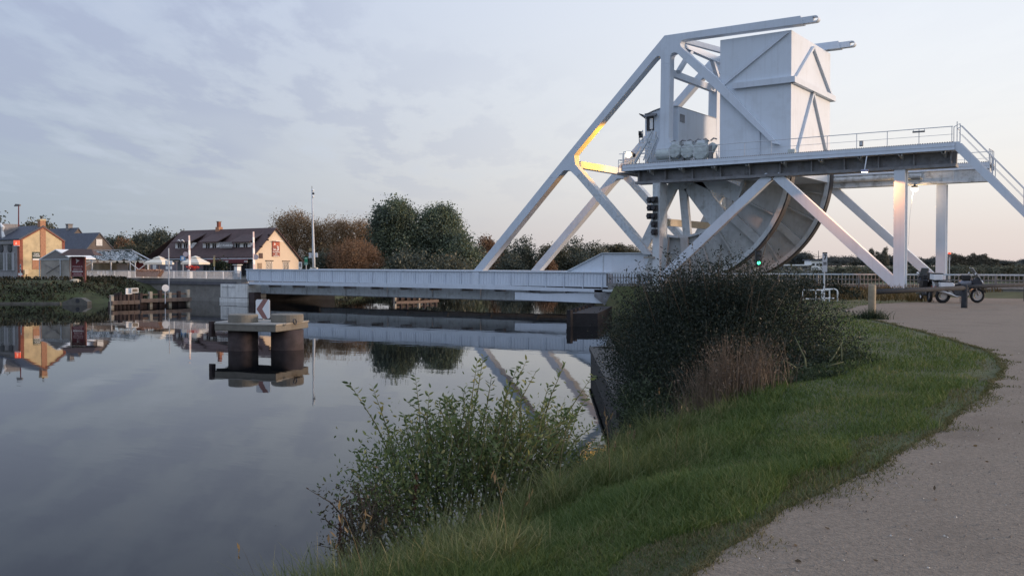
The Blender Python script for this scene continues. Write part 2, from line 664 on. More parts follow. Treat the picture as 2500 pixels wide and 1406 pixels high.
def build_ground():
    def axis(fine, mid, lo, hi):
        a = list(np.arange(fine[0], fine[1], fine[2])) + list(np.arange(mid[0], mid[1], mid[2])) + list(np.arange(-320, 321, 10.0)) + [lo, -1300, -900, -600, -450, 450, 600, 900, 1300, hi]
        a = np.unique(np.round(np.array(a), 3))
        return a
    xs = axis((-12, 3, .25), (-100, 30, 1.0), -2200, 2200)
    ys = axis((0, 34, .25), (34, 130, 1.0), -2200, 2200)
    X, Y = np.meshgrid(xs, ys, indexing='ij')
    Z = ground_z(X, Y)
    nx, ny = X.shape
    V = np.stack([X, Y, Z], -1).reshape(-1, 3)
    i, j = np.meshgrid(np.arange(nx - 1), np.arange(ny - 1), indexing='ij')
    q = np.stack([i * ny + j, (i + 1) * ny + j, (i + 1) * ny + j + 1, i * ny + j + 1], -1).reshape(-1, 4)
    me = bpy.data.meshes.new('ground')
    me.vertices.add(len(V)); me.vertices.foreach_set('co', V.reshape(-1).astype(np.float32))
    me.loops.add(q.size); me.loops.foreach_set('vertex_index', q.reshape(-1).astype(np.int32))
    me.polygons.add(len(q)); me.polygons.foreach_set('loop_start', np.arange(len(q), dtype=np.int32) * 4)
    me.polygons.foreach_set('loop_total', np.full(len(q), 4, np.int32))
    me.polygons.foreach_set('use_smooth', np.ones(len(q), bool))
    me.update()
    m = mat('turf', (.055, .066, .024), .95, .35, .9, bump=.6, bscale=9, dirt=(.085, .07, .04), dirt_amt=.6, dirt_scale=.5)
    me.materials.append(m)
    o = bpy.data.objects.new('ground', me)
    COL.objects.link(o)
    o['kind'] = 'structure'


build_ground()


def water_material():
    m = bpy.data.materials.new('canal_water')
    m.use_nodes = True
    nt = m.node_tree
    N, L = nt.nodes.new, nt.links.new
    b = nt.nodes['Principled BSDF']
    b.inputs['Base Color'].default_value = (.005, .006, .007, 1)
    b.inputs['Roughness'].default_value = 0.02
    b.inputs['IOR'].default_value = 1.235
    b.inputs['Specular IOR Level'].default_value = 0.5
    b.inputs['Specular Tint'].default_value = (.84, .94, 1.0, 1)
    geo = N('ShaderNodeNewGeometry')
    mp = N('ShaderNodeMapping')
    mp.inputs['Rotation'].default_value = (0, 0, -YAW)
    mp.inputs['Scale'].default_value = (.35, 1.0, 1)
    L(geo.outputs['Position'], mp.inputs[0])
    n1 = N('ShaderNodeTexNoise')
    n1.inputs['Scale'].default_value = 1.1
    n1.inputs['Detail'].default_value = 3
    L(mp.outputs[0], n1.inputs[0])
    n2 = N('ShaderNodeTexNoise')
    n2.inputs['Scale'].default_value = .16
    n2.inputs['Detail'].default_value = 2
    L(geo.outputs['Position'], n2.inputs[0])
    mr = N('ShaderNodeMapRange')
    L(n2.outputs[0], mr.inputs[0])
    mr.inputs[1].default_value = .42
    mr.inputs[2].default_value = .62
    mr.inputs[3].default_value = .15
    mr.inputs[4].default_value = 1
    mu = N('ShaderNodeMath')
    mu.operation = 'MULTIPLY'
    L(n1.outputs[0], mu.inputs[0])
    L(mr.outputs[0], mu.inputs[1])
    bp = N('ShaderNodeBump')
    bp.inputs['Strength'].default_value = .15
    bp.inputs['Distance'].default_value = .03
    L(mu.outputs[0], bp.inputs['Height'])
    L(bp.outputs[0], b.inputs['Normal'])
    return m


w_ = MB()
w_.add([(-760, -200, 0), (0, -200, 0), (0, 460, 0), (-760, 460, 0)], [(0, 1, 2, 3)])
tag(w_.build('water', water_material()), kind='structure')

# gravel path and car park
rng = np.random.default_rng(4)
PZ = 1.806


def jag(pts, amp, step=.1):
    """smooth wandering line through the points, with a fine ragged edge"""
    out = []
    n_ = len(pts)
    for i in range(n_ - 1):
        p0, p1, p2, p3 = (Vector(pts[max(0, i - 1)]), Vector(pts[i]), Vector(pts[i + 1]), Vector(pts[min(n_ - 1, i + 2)]))
        if (p1 - p0).length > 20 or (p2 - p1).length > 20:
            p0 = p1
        n = max(1, int((p2 - p1).length / step))
        n = min(n, 160)
        for k in range(n):
            t = k / n
            q = .5 * ((2 * p1) + (p2 - p0) * t + (2 * p0 - 5 * p1 + 4 * p2 - p3) * t * t + (3 * p1 - p0 - 3 * p2 + p3) * t ** 3)
            w = q.x * 2.1 + q.y * 1.7
            o = amp * (math.sin(w * 1.3) + .7 * math.sin(w * 3.1 + 1) + .5 * math.sin(w * 7.3 + 2)) * .6 + rng.normal(0, amp * .16)
            out.append((q.x - o, q.y + o * .25))
    out.append(pts[-1])
    return out


def zp(px, py):
    p = atz(px, py, PZ)
    return (p.x, p.y)


edge = [(-2.1, -60), (-2.1, 3.0), (-2.08, 4.6), zp(1900, 1262), zp(2050, 1182), zp(2200, 1108), zp(2330, 1022), zp(2415, 950), zp(2448, 893), zp(2405, 856), zp(2330, 832), zp(2250, 810), zp(2130, 780)]
edge2 = [zp(2130, 780), zp(2085, 766), zp(2068, 756), zp(2120, 744), zp(2200, 739), zp(2272, 736), zp(2276, 726), (-7.6, 57.5)]
gp = MB()
GPOLY = jag(edge, .035) + jag(edge2, .10, .25)[1:] + [(60, 57.5), (60, -60)]
gp.add([(x, y, PZ) for x, y in GPOLY], [tuple(range(len(GPOLY)))])
GRAV = mat('gravel', (.186, .154, .120), .95, .24, 30, bump=.7, bscale=70, dirt=(.125, .10, .076), dirt_amt=.7, dirt_scale=.8)
tag(gp.build('gravel_path', GRAV), kind='structure')
GPN = np.array(GPOLY)


def in_path(x, y):
    ins = np.zeros(x.shape, bool)
    n = len(GPN)
    for i in range(n):
        a, b = GPN[i], GPN[(i + 1) % n]
        c = ((a[1] > y) != (b[1] > y)) & (x < (b[0] - a[0]) * (y - a[1]) / (b[1] - a[1] + 1e-12) + a[0])
        ins ^= c
    return ins


# loose stones on the path
n = 20000
sx = rng.uniform(-2.6, 5.5, n); sy = 2.5 + 22 * rng.random(n) ** 1.5
ok = in_path(sx, sy)
P = np.stack([sx, sy, np.full(n, PZ + .001)], -1)[ok]
n = len(P)
s = .003 + .009 * rng.random(n) ** 4
off = np.array([(1, 0, 0), (0, 1, 0), (-1, 0, 0), (0, -1, 0)], float)
ang = rng.uniform(0, 6.28, n)
R = np.stack([np.stack([np.cos(ang), -np.sin(ang)], -1), np.stack([np.sin(ang), np.cos(ang)], -1)], 1)
base = np.einsum('nij,kj->nki', R, off[:, :2]) * s[:, None, None]
tris = []
for k in range(4):
    a = np.concatenate([base[:, k], np.zeros((n, 1))], -1) + P
    b = np.concatenate([base[:, (k + 1) % 4], np.zeros((n, 1))], -1) + P
    t = P + np.stack([base[:, k, 0] * .2, base[:, k, 1] * .2, s * .8], -1)
    tris.append(np.stack([a, b, t], 1))
STON = leafmat('loose_stone', (.13, .11, .09), (.28, .24, .20), (.5, .47, .42), transl=0, nscale=3)
tag(fast('loose_stones', np.concatenate(tris), STON), 'small loose stones strewn over the gravel path', 'stones', kind='stuff')

# fallen leaves
n = 420
lx = rng.uniform(-2.3, 4.5, n); ly = 3 + 26 * rng.random(n) ** 1.3
ok = in_path(lx, ly) & ((lx < -1.2) | (rng.random(n) < .25))
P = np.stack([lx, ly, np.full(n, PZ + .006)], -1)[ok]
n = len(P)
FL_ = leaves(rng, P, np.concatenate([rng.normal(0, 1, (n, 2)), rng.uniform(0, .25, (n, 1))], -1), .04, .5, .05)
tag(fast('fallen_leaves', FL_, leafmat('fallen_leaf', (.05, .035, .02), (.14, .09, .04), (.22, .16, .06), .1, 3)), 'fallen brown and yellow leaves scattered on the gravel path', 'leaves', kind='stuff')

# roads on both banks
rd = MB()
rd.box(-33.2, 220, 60.9, 67.8, 1.6, 2.07)
rd.box(-400, -73.2, 60.9, 68.2, 1.6, 2.09)
tag(rd.build('road', TARM), kind='structure')
kb = MB()
kb.box(-33.2, 220, 59.2, 60.88, 1.5, 2.17)
kb.box(-33.2, 220, 67.82, 69.4, 1.5, 2.17)
kb.box(-400, -73.2, 59.3, 60.88, 1.5, 2.19)
kb.box(-400, -73.2, 68.22, 70.0, 1.5, 2.19)
tag(kb.build('pavement', mat('pavement', (.18, .175, .165), .9, .12, 2, bump=.2)), kind='structure')

# ------------------------------------------------------------------ the bascule bridge (moving leaf)
YN, TH, OFF = 60.0, 0.7, 8.2          # near truss face, truss thickness, truss spacing


def arc(c, r, a0, a1, n=8):
    return [(c[0] + r * math.cos(math.radians(a0 + (a1 - a0) * i / n)), c[1] + r * math.sin(math.radians(a0 + (a1 - a0) * i / n))) for i in range(n + 1)]


BR = thing('bascule_bridge', 'pale grey steel rolling bascule bridge over the canal with huge boxed counterweight', 'bridge', (-45, 64, 2))
PX = {   # outlines read off the photo, on the near truss plane
    'lower_chord': [(1153, 664), (1338, 434.5), (1360, 435), (1175, 664)],
    'elbow_plate': [(1338, 434.5), (1398, 360), (1415, 362), (1401.5, 379), (1404, 402), (1420, 420.5), (1407, 432), (1391, 416.5), (1376, 416.5), (1360, 435)],
    'upper_chord': [(1398, 360), (1578, 140.5), (1595, 147), (1415, 362)],
    'crown_plate': [(1578, 140.5), (1622, 87.3), (1676, 79.4), (1681, 95.6), (1668, 98.4), (1663, 101), (1660.5, 107), (1661.5, 113), (1666, 118.5),
                    (1684, 134), (1670, 147.5), (1655, 132.5), (1650, 129.3), (1645, 129), (1640, 131.5), (1636.5, 137), (1635.5, 145), (1635.5, 156),
                    (1613.3, 156), (1613.3, 145), (1611.5, 139.5), (1608, 137), (1604, 138), (1601, 141), (1595, 147)],
    'post': [(1613.3, 156), (1635.5, 156), (1632.5, 335), (1634, 344), (1639, 356), (1645, 367), (1598, 372), (1606, 350), (1610, 340), (1611, 320)],
    'top_chord': [(1676, 79.4), (1954, 38.8), (1959, 58.6), (1681, 95.6)],
    'upper_diagonal': [(1684, 134), (1749, 189), (1901, 353), (1885, 350.5), (1753, 224), (1670, 147.5)],
    'lower_diagonal': [(1420, 420.5), (1592, 622), (1570, 621), (1407, 432)],
}
for k in (0, 1):
    dy = OFF * k
    for nm, pts in PX.items():
        g = MB()
        th = TH
        y0 = YN + dy
        if nm == 'upper_diagonal':
            th = .55
        g.pxz(xz(pts, YN), y0, y0 + th)
        g.build(nm, STEELF if nm == 'lower_diagonal' else STEEL, BR, bevel=.015)
    # lifting lug with a rounded eye
    q = MB()
    a = aty(1952, 41, YN); b = aty(1958, 57, YN)
    zc = (a.z + b.z) / 2 - .02; x0 = a.x
    hh = (a.z - b.z) / 2 * .92
    x1 = x0 + .95
    outer = [(x0, zc - hh), (x1, zc - hh)] + arc((x1, zc), hh, -90, 90, 10)[1:-1] + [(x1, zc + hh), (x0, zc + hh)]
    hole = [(x1 - .16, zc - .13), (x1 + .02, zc - .13)] + arc((x1 + .04, zc), .13, -70, 70, 6) + [(x1 + .02, zc + .13), (x1 - .16, zc + .13)]
    # plate with a hole: stitched as one ring
    y0, y1 = YN + dy + .12, YN + dy + .58
    no, nh = len(outer), len(hole)
    bm = bmesh.new()
    def ring(pts, y):
        return [bm.verts.new((x, y, z)) for x, z in pts]
    O0, O1, H0, H1 = ring(outer, y0), ring(outer, y1), ring(hole, y0), ring(hole, y1)
    for A_, B_ in ((O0, O1), (H0, H1)):
        for i in range(len(A_)):
            j = (i + 1) % len(A_)
            bm.faces.new((A_[i], A_[j], B_[j], B_[i]))
    for A_, B_ in ((O0, H0), (O1, H1)):
        es = []
        for R_ in (A_, B_):
            for i in range(len(R_)):
                e = bm.edges.get((R_[i], R_[(i + 1) % len(R_)]))
                es.append(e)
        bmesh.ops.triangle_fill(bm, use_beauty=True, edges=es)
    bm.verts.index_update()
    q.add([v.co.copy() for v in bm.verts], [tuple(v.index for v in f.verts) for f in bm.faces])
    bm.free()
    q.build('lifting_lug', STEEL, BR)

# counterweight box between the trusses
cx0, cx1 = aty(1753, 92, YN).x, aty(1928, 92, YN).x
czt, czb = 18.55, 9.35
cy0, cy1 = YN + .35, YN + OFF + .45
g = MB().box(cx0, cx1, cy0, cy1, czb, czt)
cw = g.build('counterweight', STEELC, BR, bevel=.03)


def strip(name, p, q, w, t, parent, m=STEEL, up=(0, 0, 1)):
    return MB().bar(p, q, w, t, up).build(name, m, parent)


zm = 15.35
sy = cy0 - .10
strip('waist_beam', (cx0 + 1.0, cy0 - .12, zm), (cx1 + .30, cy0 - .12, zm), .30, .38, cw)
strip('waist_beam', (cx1 + .17, cy0 - .26, zm), (cx1 + .17, cy1 + .3, zm), .30, .38, cw)
strip('waist_beam', (cx0, cy1 + .17, zm), (cx1 + .3, cy1 + .17, zm), .30, .38, cw)
strip('stiffener', (cx1 - .25, sy + .06, 18.45), (cx0 + .25, sy + .06, 15.55), .18, .22, cw)
ym = (cy0 + cy1) / 2
for za, zb in ((18.2, zm + .2), (zm - .2, 10.2)):
    for ye in (cy0 + .55, cy1 - .05):
        strip('stiffener', (cx1 + .06, ym, za), (cx1 + .06, ye, zb), .16, .26, cw, up=(1, 0, 0))
zz = aty(1850, 310, YN)
strip('stiffener', (zz.x, cy0 - .05, zz.z - .1), (zz.x, cy0 - .05, 10.0), .10, .12, cw)
MB().box(cx1 - .1, cx1 + .35, cy0 - .3, cy0 + .05, 10.25, 10.9).build('buffer_block', MOSSM, cw)

# cross members between the two trusses
ex = aty(1404, 400, YN)
cross = []
def xbeam(x, z, w, h, y0=YN + TH, y1=YN + OFF, m=STEEL):
    return MB().box(x - w / 2, x + w / 2, y0, y1, z - h / 2, z + h / 2).build('cross_beam', m, BR)
e0 = aty(1408, 402, YN + TH)
xbeam(e0.x + .12, e0.z - .02, .5, .5)
t0 = aty(1663, 108, YN + TH)
xbeam(t0.x - .1, t0.z + .05, .35, .42)
t1 = aty(1642, 178, YN + TH)
xbeam(t1.x - .15, t1.z, .35, .45)
g = MB()
g.bar((t0.x + .1, YN + TH, t0.z + .25), (cx0 + .1, YN + 5.0, 18.2), .3, .35)
g.bar((t0.x + .1, YN + OFF, t0.z + .25), (cx0 + .1, YN + 4.0, 18.2), .3, .35)
g.build('roof_brace', STEEL, BR)
for sgn, yb in ((1, YN + TH), (-1, YN + OFF)):
    g = MB()
    g.bar((t0.x - .1, yb + sgn * 1.9, t0.z - .1), (t0.x - .2, yb, t0.z - 1.9), .28, .28, (1, 0, 0))
    g.build('knee_brace', STEEL, BR)

# rockers: two great ribbed quadrants on which the leaf rolls
RC = (-28.1, 10.12)
RR = 7.78


def pol(r, a):
    return (RC[0] + r * math.cos(math.radians(a)), RC[1] + r * math.sin(math.radians(a)))


for k in (0, 1):
    y = YN + .42 + OFF * k
    a0, a1, n = -112, 2, 46
    out_, in_ = [pol(RR - .05, a0 + (a1 - a0) * i / n) for i in range(n + 1)], [pol(4.75, a1 - (a1 - a0) * i / n) for i in range(n + 1)]
    g = MB()
    for i in range(n):
        A, B = a0 + (a1 - a0) * i / n, a0 + (a1 - a0) * (i + 1) / n
        g.pxz([pol(4.75, A), pol(RR - .05, A), pol(RR - .05, B), pol(4.75, B)], y, y + .06)
    rk = g.build('rocker_web', STEELR, BR)
    g = MB(); g2 = MB(); g3 = MB()
    yf0, yf1 = YN + .02 + OFF * k, YN + .82 + OFF * k
    for i in range(n):
        A, B = a0 + (a1 - a0) * i / n, a0 + (a1 - a0) * (i + 1) / n
        g.pxz([pol(RR - .28, A), pol(RR, A), pol(RR, B), pol(RR - .28, B)], yf0, yf1)
        g2.pxz([pol(RR, A), pol(RR + .09, A), pol(RR + .09, B), pol(RR, B)], yf0 + .08, yf1 - .08)
        g3.pxz([pol(4.6, A), pol(4.75, A), pol(4.75, B), pol(4.6, B)], yf0 + .1, yf1 - .1)
    g.build('rocker_rim', STEEL2, BR)
    g2.build('tread_plate', DARK, BR)
    g3.build('inner_flange', STEEL2, BR)
    for j, A in enumerate((-100, -86, -72, -57, -42, -27, -12)):
        g = MB()
        p, q = pol(4.75, A), pol(RR - .28, A)
        w = .55 if j % 3 == 1 else .09
        g.bar((p[0], y - .16, p[1]), (q[0], y - .16, q[1]), w, .32, (0, 1, 0))
        g.build('rib', STEELR, rk)
    # hub and spokes
    g = MB().lathe([(1.15, 0), (1.15, .5)], (RC[0], YN + .15 + OFF * k, RC[1] - .3), (0, 1, 0), 24)
    g.build('hub', STEEL2, BR)
    for A, w in ((-52, 1.35), (-84, .55), (-118, .7), (-25, 1.0)):
        p, q = pol(1.3, A), pol(4.7 if A > -110 else 6.3, A)
        g = MB().bar((p[0], YN + .4 + OFF * k, p[1]), (q[0], YN + .4 + OFF * k, q[1]), w, .34, (0, 1, 0))
        g.build('spoke', STEEL2, BR)

# main girders, haunches, deck
for k in (0, 1):
    dy = OFF * k
    g = MB()
    top = [(-73.35, 3.08), (-46, 3.0), (-33.6, 2.93)]
    g.pxz([(-73.35, 2.02), (-33.6, 1.9)] + top[::-1], YN + .02 + dy, YN + .40 + dy)
    if k == 0:
        x = -73.2
        while x < -34:
            g.box(x - .013, x + .013, YN - .012, YN + .02, 2.02, 2.93)
            x += .27
    g.build('side_girder', STEEL, BR)
    g = MB()
    for (xa, za), (xb, zb) in zip(top[:-1], top[1:]):
        g.pxz([(xa, za), (xb, zb), (xb, zb + .07), (xa, za + .07)], YN - .10 + dy, YN + .62 + dy)
    g.build('top_flange', STEEL, BR)
    if k == 0:
        x = -73.0
        while x < -34:
            zt = 3.06 - (x + 73) * .0036
            MB().box(x - .02, x + .02, YN - .055, YN + .02, 1.8, zt - .02).build('stanchion', STEEL, BR)
            x += 1.62
    # raised haunch plate
    hp = xz([(1373, 666), (1466, 618), (1592, 618), (1640, 617), (1690, 606), (1700, 640), (1660, 690), (1590, 704), (1480, 700), (1470, 668.5)], YN + .12)
    g = MB().pxz(hp, YN + .45 + dy, YN + .62 + dy)
    g.build('haunch_plate', STEELC, BR)
    g = MB()
    for (a, b), (c, d) in zip(hp[:3], hp[1:4]):
        g.bar((a, YN + .52 + dy, b), (c, YN + .52 + dy, d), .42, .07, (0, 1, 0) if False else (0, 0, 1))
    g.build('haunch_flange', STEEL2, BR)
    if k == 0:
        lc = aty(1162, 664, YN)
        for x, w in ((lc.x, .62),):
            MB().box(x - w / 2, x + w / 2, YN - .065, YN + .02, 1.7, lc.z).build('leg_base', STEEL, BR)
        sx_ = aty(1466, 640, YN).x
        MB().box(sx_ - .06, sx_ + .02, YN + .40, YN + .45, 2.9, aty(1466, 619, YN).z).build('web_stiffener', STEEL2, BR)
    # lower girder, set back under the footway
    lg = [(-72.4, .86), (-45, .80), (-34, .74), (-34, 1.66), (-72.4, 1.76)]
    lgm = MB().pxz(lg, YN + .55 + dy, YN + .75 + dy)
    for i in range(8):
        x = -70.5 + i * 5.0
        lgm.box(x - .05, x + .05, YN + .38 + dy, YN + .551 + dy, .86, 1.7)
    lgm.build('lower_girder', STEEL2, BR)
    g = MB()
    for (xa, za), (xb, zb) in zip(lg[:2], lg[1:3]):
        g.pxz([(xa, za - .06), (xb, zb - .06), (xb, zb), (xa, za)], YN + .35 + dy, YN + .95 + dy)
    g.build('bottom_flange', STEELD, BR)
# outer skirt near the root of the leaf
sk = xz([(1258, 713), (1330, 717), (1477, 713.5), (1481, 741), (1258, 731.5)], YN - .8)
MB().pxz(sk, YN - .85, YN - .75).build('skirt_plate', STEEL, BR)
# footway: slab and edge beam towards the camera
e = [aty(608, 688, YN - 1.0), aty(1150, 694, YN - 1.0), aty(1478, 706.5, YN - 1.0)]
e2 = [aty(608, 694.5, YN - 1.0), aty(1150, 705, YN - 1.0), aty(1478, 714, YN - 1.0)]
g = MB()
for i in range(2):
    g.pxz([(e2[i].x, e2[i].z), (e2[i + 1].x, e2[i + 1].z), (e[i + 1].x, e[i + 1].z), (e[i].x, e[i].z)], YN - 1.0, YN - .9)
g.build('edge_beam', STEEL, BR)
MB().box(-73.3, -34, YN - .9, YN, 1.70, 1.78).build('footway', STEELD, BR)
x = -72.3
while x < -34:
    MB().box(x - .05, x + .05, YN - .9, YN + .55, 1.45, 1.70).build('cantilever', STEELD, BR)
    x += 3.24
g = MB().box(-73.3, -33.4, YN + .95, YN + OFF - .1, 1.75, 1.95)
g.build('deck', mat('deck_steel', (.10, .10, .10), .8, .15), BR)

# machinery cabin with arched roof, between the trusses
cxa, cxb = -31.35, -28.75
cz0 = 10.6
Yc0, Yc1 = 61.25, 67.9
cprof = [(cxa, cz0), (cxb, cz0), (cxb, 14.55)] + [(cxb + (cxa - cxb) * t, 14.55 + .48 * math.sin(math.pi * (t * .62 + .30)) - .39 - .1 * t) for t in (0.08, .25, .42, .58, .75, .9)] + [(cxa, 14.25)]
cab = MB().pxz(cprof, Yc0, Yc1).build('machinery_cabin', STEELC, BR, bevel=.02)
g = MB()
rp = cprof[2:]
for (a, b), (c, d) in zip(rp[:-1], rp[1:]):
    g.pxz([(a, b + .003), (c, d + .003), (c, d + .06), (a, b + .06)], Yc0 - .08, Yc1 + .08)
g.build('roof', mat('cabin_roof', (.33, .34, .35), .6, .15, 2, dirt=(.15, .14, .13), dirt_amt=.6), cab)
wn = aty(1588, 303, Yc0)
win = MB().box(wn.x - .28, wn.x + .28, Yc0 - .05, Yc0, wn.z - .48, wn.z + .48).build('window', DARK, cab)
MB().box(wn.x - .02, wn.x + .22, Yc0 - .07, Yc0 - .05, wn.z - .38, wn.z + .38).build('window_pane', WHITE, cab)
aw = aty(1589, 281, Yc0)
MB().prism([(aw.x - .45, Yc0, aw.z + .08), (aw.x - .45, Yc0 - .35, aw.z - .1), (aw.x - .45, Yc0 - .35, aw.z - .14), (aw.x - .45, Yc0, aw.z - .02)], (.95, 0, 0)).build('window_hood', STEELD, cab)
MB().prism([(cxa, Yc0 + .1, aw.z), (cxa - .55, Yc0 + .1, aw.z + .22), (cxa - .5, Yc0 + .1, aw.z + .12), (cxa, Yc0 + .1, aw.z - .25)], (0, .9, 0)).build('side_hood', DARK, cab)
vn = aty(1648, 278, Yc0)
vx = cxb
MB().box(vx, vx + .03, Yc0 + .25, Yc0 + 1.0, 13.55, 14.1).build('vent', STEELD, cab)
# legs and ladder struts under / left of the cabin
for x in (cxa + .15, cxb - .15):
    for yy in (Yc0 + .3, Yc1 - .3):
        MB().box(x - .1, x + .1, yy - .1, yy + .1, 10.2, cz0).build('foot', STEEL2, cab)
def P_(px, py, Y=60.6):
    return aty(px, py, Y)
g = MB()
for a, b, w in (((1556, 388), (1592, 318), .09), ((1571, 392), (1594, 322), .07), ((1578, 396), (1604, 336), .12), ((1550, 398), (1580, 345), .14), ((1590, 388), (1583, 330), .07), ((1600, 350), (1602, 322), .08),
                ((1562, 360), (1600, 356), .08), ((1560, 376), (1600, 372), .08), ((1570, 345), (1600, 342), .06)):
    g.bar(P_(*a), P_(*b), w, w)
for a, b in (((1560, 320), (1561, 352)), ((1569, 318), (1570, 350))):
    g.bar(P_(*a, 61.6), P_(*b, 61.6), .05, .05)
for i in range(5):
    g.bar(P_(1560, 322 + 7 * i, 61.6), P_(1570, 321 + 7 * i, 61.6), .04, .04)
g.build('access_ladder', STEEL2, BR)
g = MB()
for px, py in ((1563, 326), (1564, 332)):
    p = P_(px, py, 61.4)
    g.box(p.x - .09, p.x + .09, p.y - .1, p.y + .1, p.z - .14, p.z + .14)
g.build('junction_box', BLACKP, BR)
# row of drive drums beside the counterweight
for i, (px, w) in enumerate(((1650, .62), (1681, .66), (1712, .78))):
    c = P_(px, 369, 59.95)
    g = MB().lathe([(.12, -.32), (.2, -.3), (w * .72, -.28), (w * .74, -.1), (w * .8, -.08), (w * .8, .04), (w * .7, .06), (w * .66, .42), (w * .3, .46)], (c.x, c.y, c.z - .02), (0, 1, 0), 20)
    for k in range(8):
        t = k * math.pi / 4
        g.box(c.x + w * .6 * math.cos(t) - .04, c.x + w * .6 * math.cos(t) + .04, c.y - .33, c.y - .27, c.z - .02 + w * .6 * math.sin(t) - .04, c.z - .02 + w * .6 * math.sin(t) + .04)
    g.build('drive_drum', MOSSM, BR)
    MB().box(c.x - .28, c.x + .28, c.y - .1, c.y + .5, c.z + w * .55, c.z + w * .55 + .3).build('motor_box', STEEL2, BR)
    MB().box(c.x + w * .75, c.x + w * .75 + .16, c.y - .1, c.y + .3, 10.3, c.z + .4).build('drum_bracket', STEELD, BR)
c = P_(1622, 378, 59.95)
MB().lathe([(.1, -.6), (.3, -.55), (.36, -.5), (.36, .5), (.3, .55), (.1, .6)], (c.x, c.y, c.z), (1, 0, 0), 16).build('gear_motor', MOSSM, BR, smooth=True)
g = MB()
for i in range(6):
    a = P_(1640 + i * 19, 347 - i * 1.2 + (i % 2) * 3, 60.1); b = P_(1655 + i * 19, 350 - i * 1.2 - (i % 2) * 4, 60.1)
    g.tube([a, (a + b) / 2 + Vector((0, 0, .12)), b], .05, 6)
g.build('pipework', STEELD, BR)
p = P_(1735, 368, 60.0)
MB().prism([(p.x - .2, p.y, p.z - .6), (p.x + .35, p.y, p.z + .35), (p.x + .1, p.y, p.z + .55), (p.x - .35, p.y, p.z + .3)], (0, .4, 0)).build('chute', MOSSM, BR)

# ------------------------------------------------------------------ fixed gantries carrying the rolling track
def gantry(name, label, ys, far):
    """ys: y of outer walkway edge, inner walkway edge, girder front, girder back, column centre"""
    yo, yi, g0, g1, yc = ys
    G = thing(name, label, 'gantry', (-20.5, yc, 2.1), 'gantries either side of the lifting leaf')
    x0, x1 = -31.35, -10.3
    zt = 10.38
    ya, yb = min(yo, yi), max(yo, yi)
    g = MB().box(x0, x1, ya + .06, yb - .06, zt - .14, zt - .05)
    x = x0 + .1
    while x < x1 - .1:
        g.box(x, x + .06, ya - .01, ya + .059, zt - .04, zt + .015)
        x += .13
    g.build('walkway', STEELD, G)
    for yy in (ya, yb - .06):
        g = MB()
        g.box(x0, x1, yy, yy + .06, zt - .46, zt - .02)
        g.box(x0, x1, yy - .03, yy + .09, zt - .46, zt - .42)
        g.box(x0, x1, yy - .02, yy + .08, zt - .25, zt - .22)
        g.build('fascia', STEEL, G)
    MB().box(x0, x0 + .06, ya, yb, zt - .46, zt - .02).build('end_fascia', STEEL, G)
    # the deep girder
    gx0, gx1 = -30.5, -10.32
    g = MB()
    ym_ = (g0 + g1) / 2
    if far:
        g.box(gx0, gx1, g0 + .1, g1 - .1, 9.2, 9.95)
        g.box(gx0, gx1, g0, g1, 9.06, 9.2)
        g.tube([(gx0, g0, 9.62), (gx1 - 4.2, g0, 9.62)], .18, 10)
        m = STEELM
    else:
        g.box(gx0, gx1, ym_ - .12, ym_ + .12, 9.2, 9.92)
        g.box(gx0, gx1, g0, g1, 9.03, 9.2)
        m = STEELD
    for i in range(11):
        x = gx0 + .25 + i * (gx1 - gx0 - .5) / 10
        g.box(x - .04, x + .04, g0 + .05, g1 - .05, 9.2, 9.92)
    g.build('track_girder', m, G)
    s_ = yo + (.08 if yo < yi else -.08)
    for i in range(9):
        x = -29.3 + i * 2.3
        g = MB()
        g.prism([(x - .05, s_, zt - .47), (x - .05, s_, zt - .60), (x - .05, ym_, zt - .85), (x - .05, ym_, zt - .47)], (.1, 0, 0))
        g.box(x - .1, x + .1, min(s_, s_ + .12), max(s_, s_ + .12), zt - .60, zt - .47)
        g.build('bracket', STEELM if not far else STEEL2, G)
    # columns
    MB().box(-29.15, -28.62, yc - .45, yc + .75, 1.9, 9.03).build('column', STEEL2, G, bevel=.02)
    g = MB()
    g.box(-13.62, -13.0, yc - .35, yc - .30, 1.9, 9.03)
    g.box(-13.62, -13.0, yc + .30, yc + .35, 1.9, 9.03)
    g.box(-13.36, -13.26, yc - .30, yc + .30, 1.9, 9.03)
    g.build('column', STEEL, G)
    for p, q in (((-29.0, 2.25), (-21.15, 9.1)), ((-20.7, 9.1), (-13.3, 2.15))):
        MB().bar((p[0], yc - .05, p[1]), (q[0], yc - .05, q[1]), .58, .42, (0, 1, 0)).build('brace', STEEL, G, bevel=.015)
    MB().box(-29.7, -28.2, yc - .7, yc + .9, 1.7, 2.06).build('footing', CONC, G)
    MB().box(-14.0, -12.6, yc - .7, yc + .7, 1.7, 2.06).build('footing', CONC, G)
    # handrail round the walkway
    g = MB()
    n = 13
    for i in range(n):
        x = x0 + .15 + i * (x1 - x0 - .3) / (n - 1)
        g.tube([(x, yo + .03, zt - .1), (x, yo + .03, zt + .86)], .022, 5)
    g.tube([(x0 + .15, yo + .03, zt + .86), (x1 - .1, yo + .03, zt + .86)], .024, 5)
    g.tube([(x0 + .15, yo + .03, zt + .42), (x1 - .1, yo + .03, zt + .42)], .012, 5)
    g.build('handrail', FRAME, G)
    return G


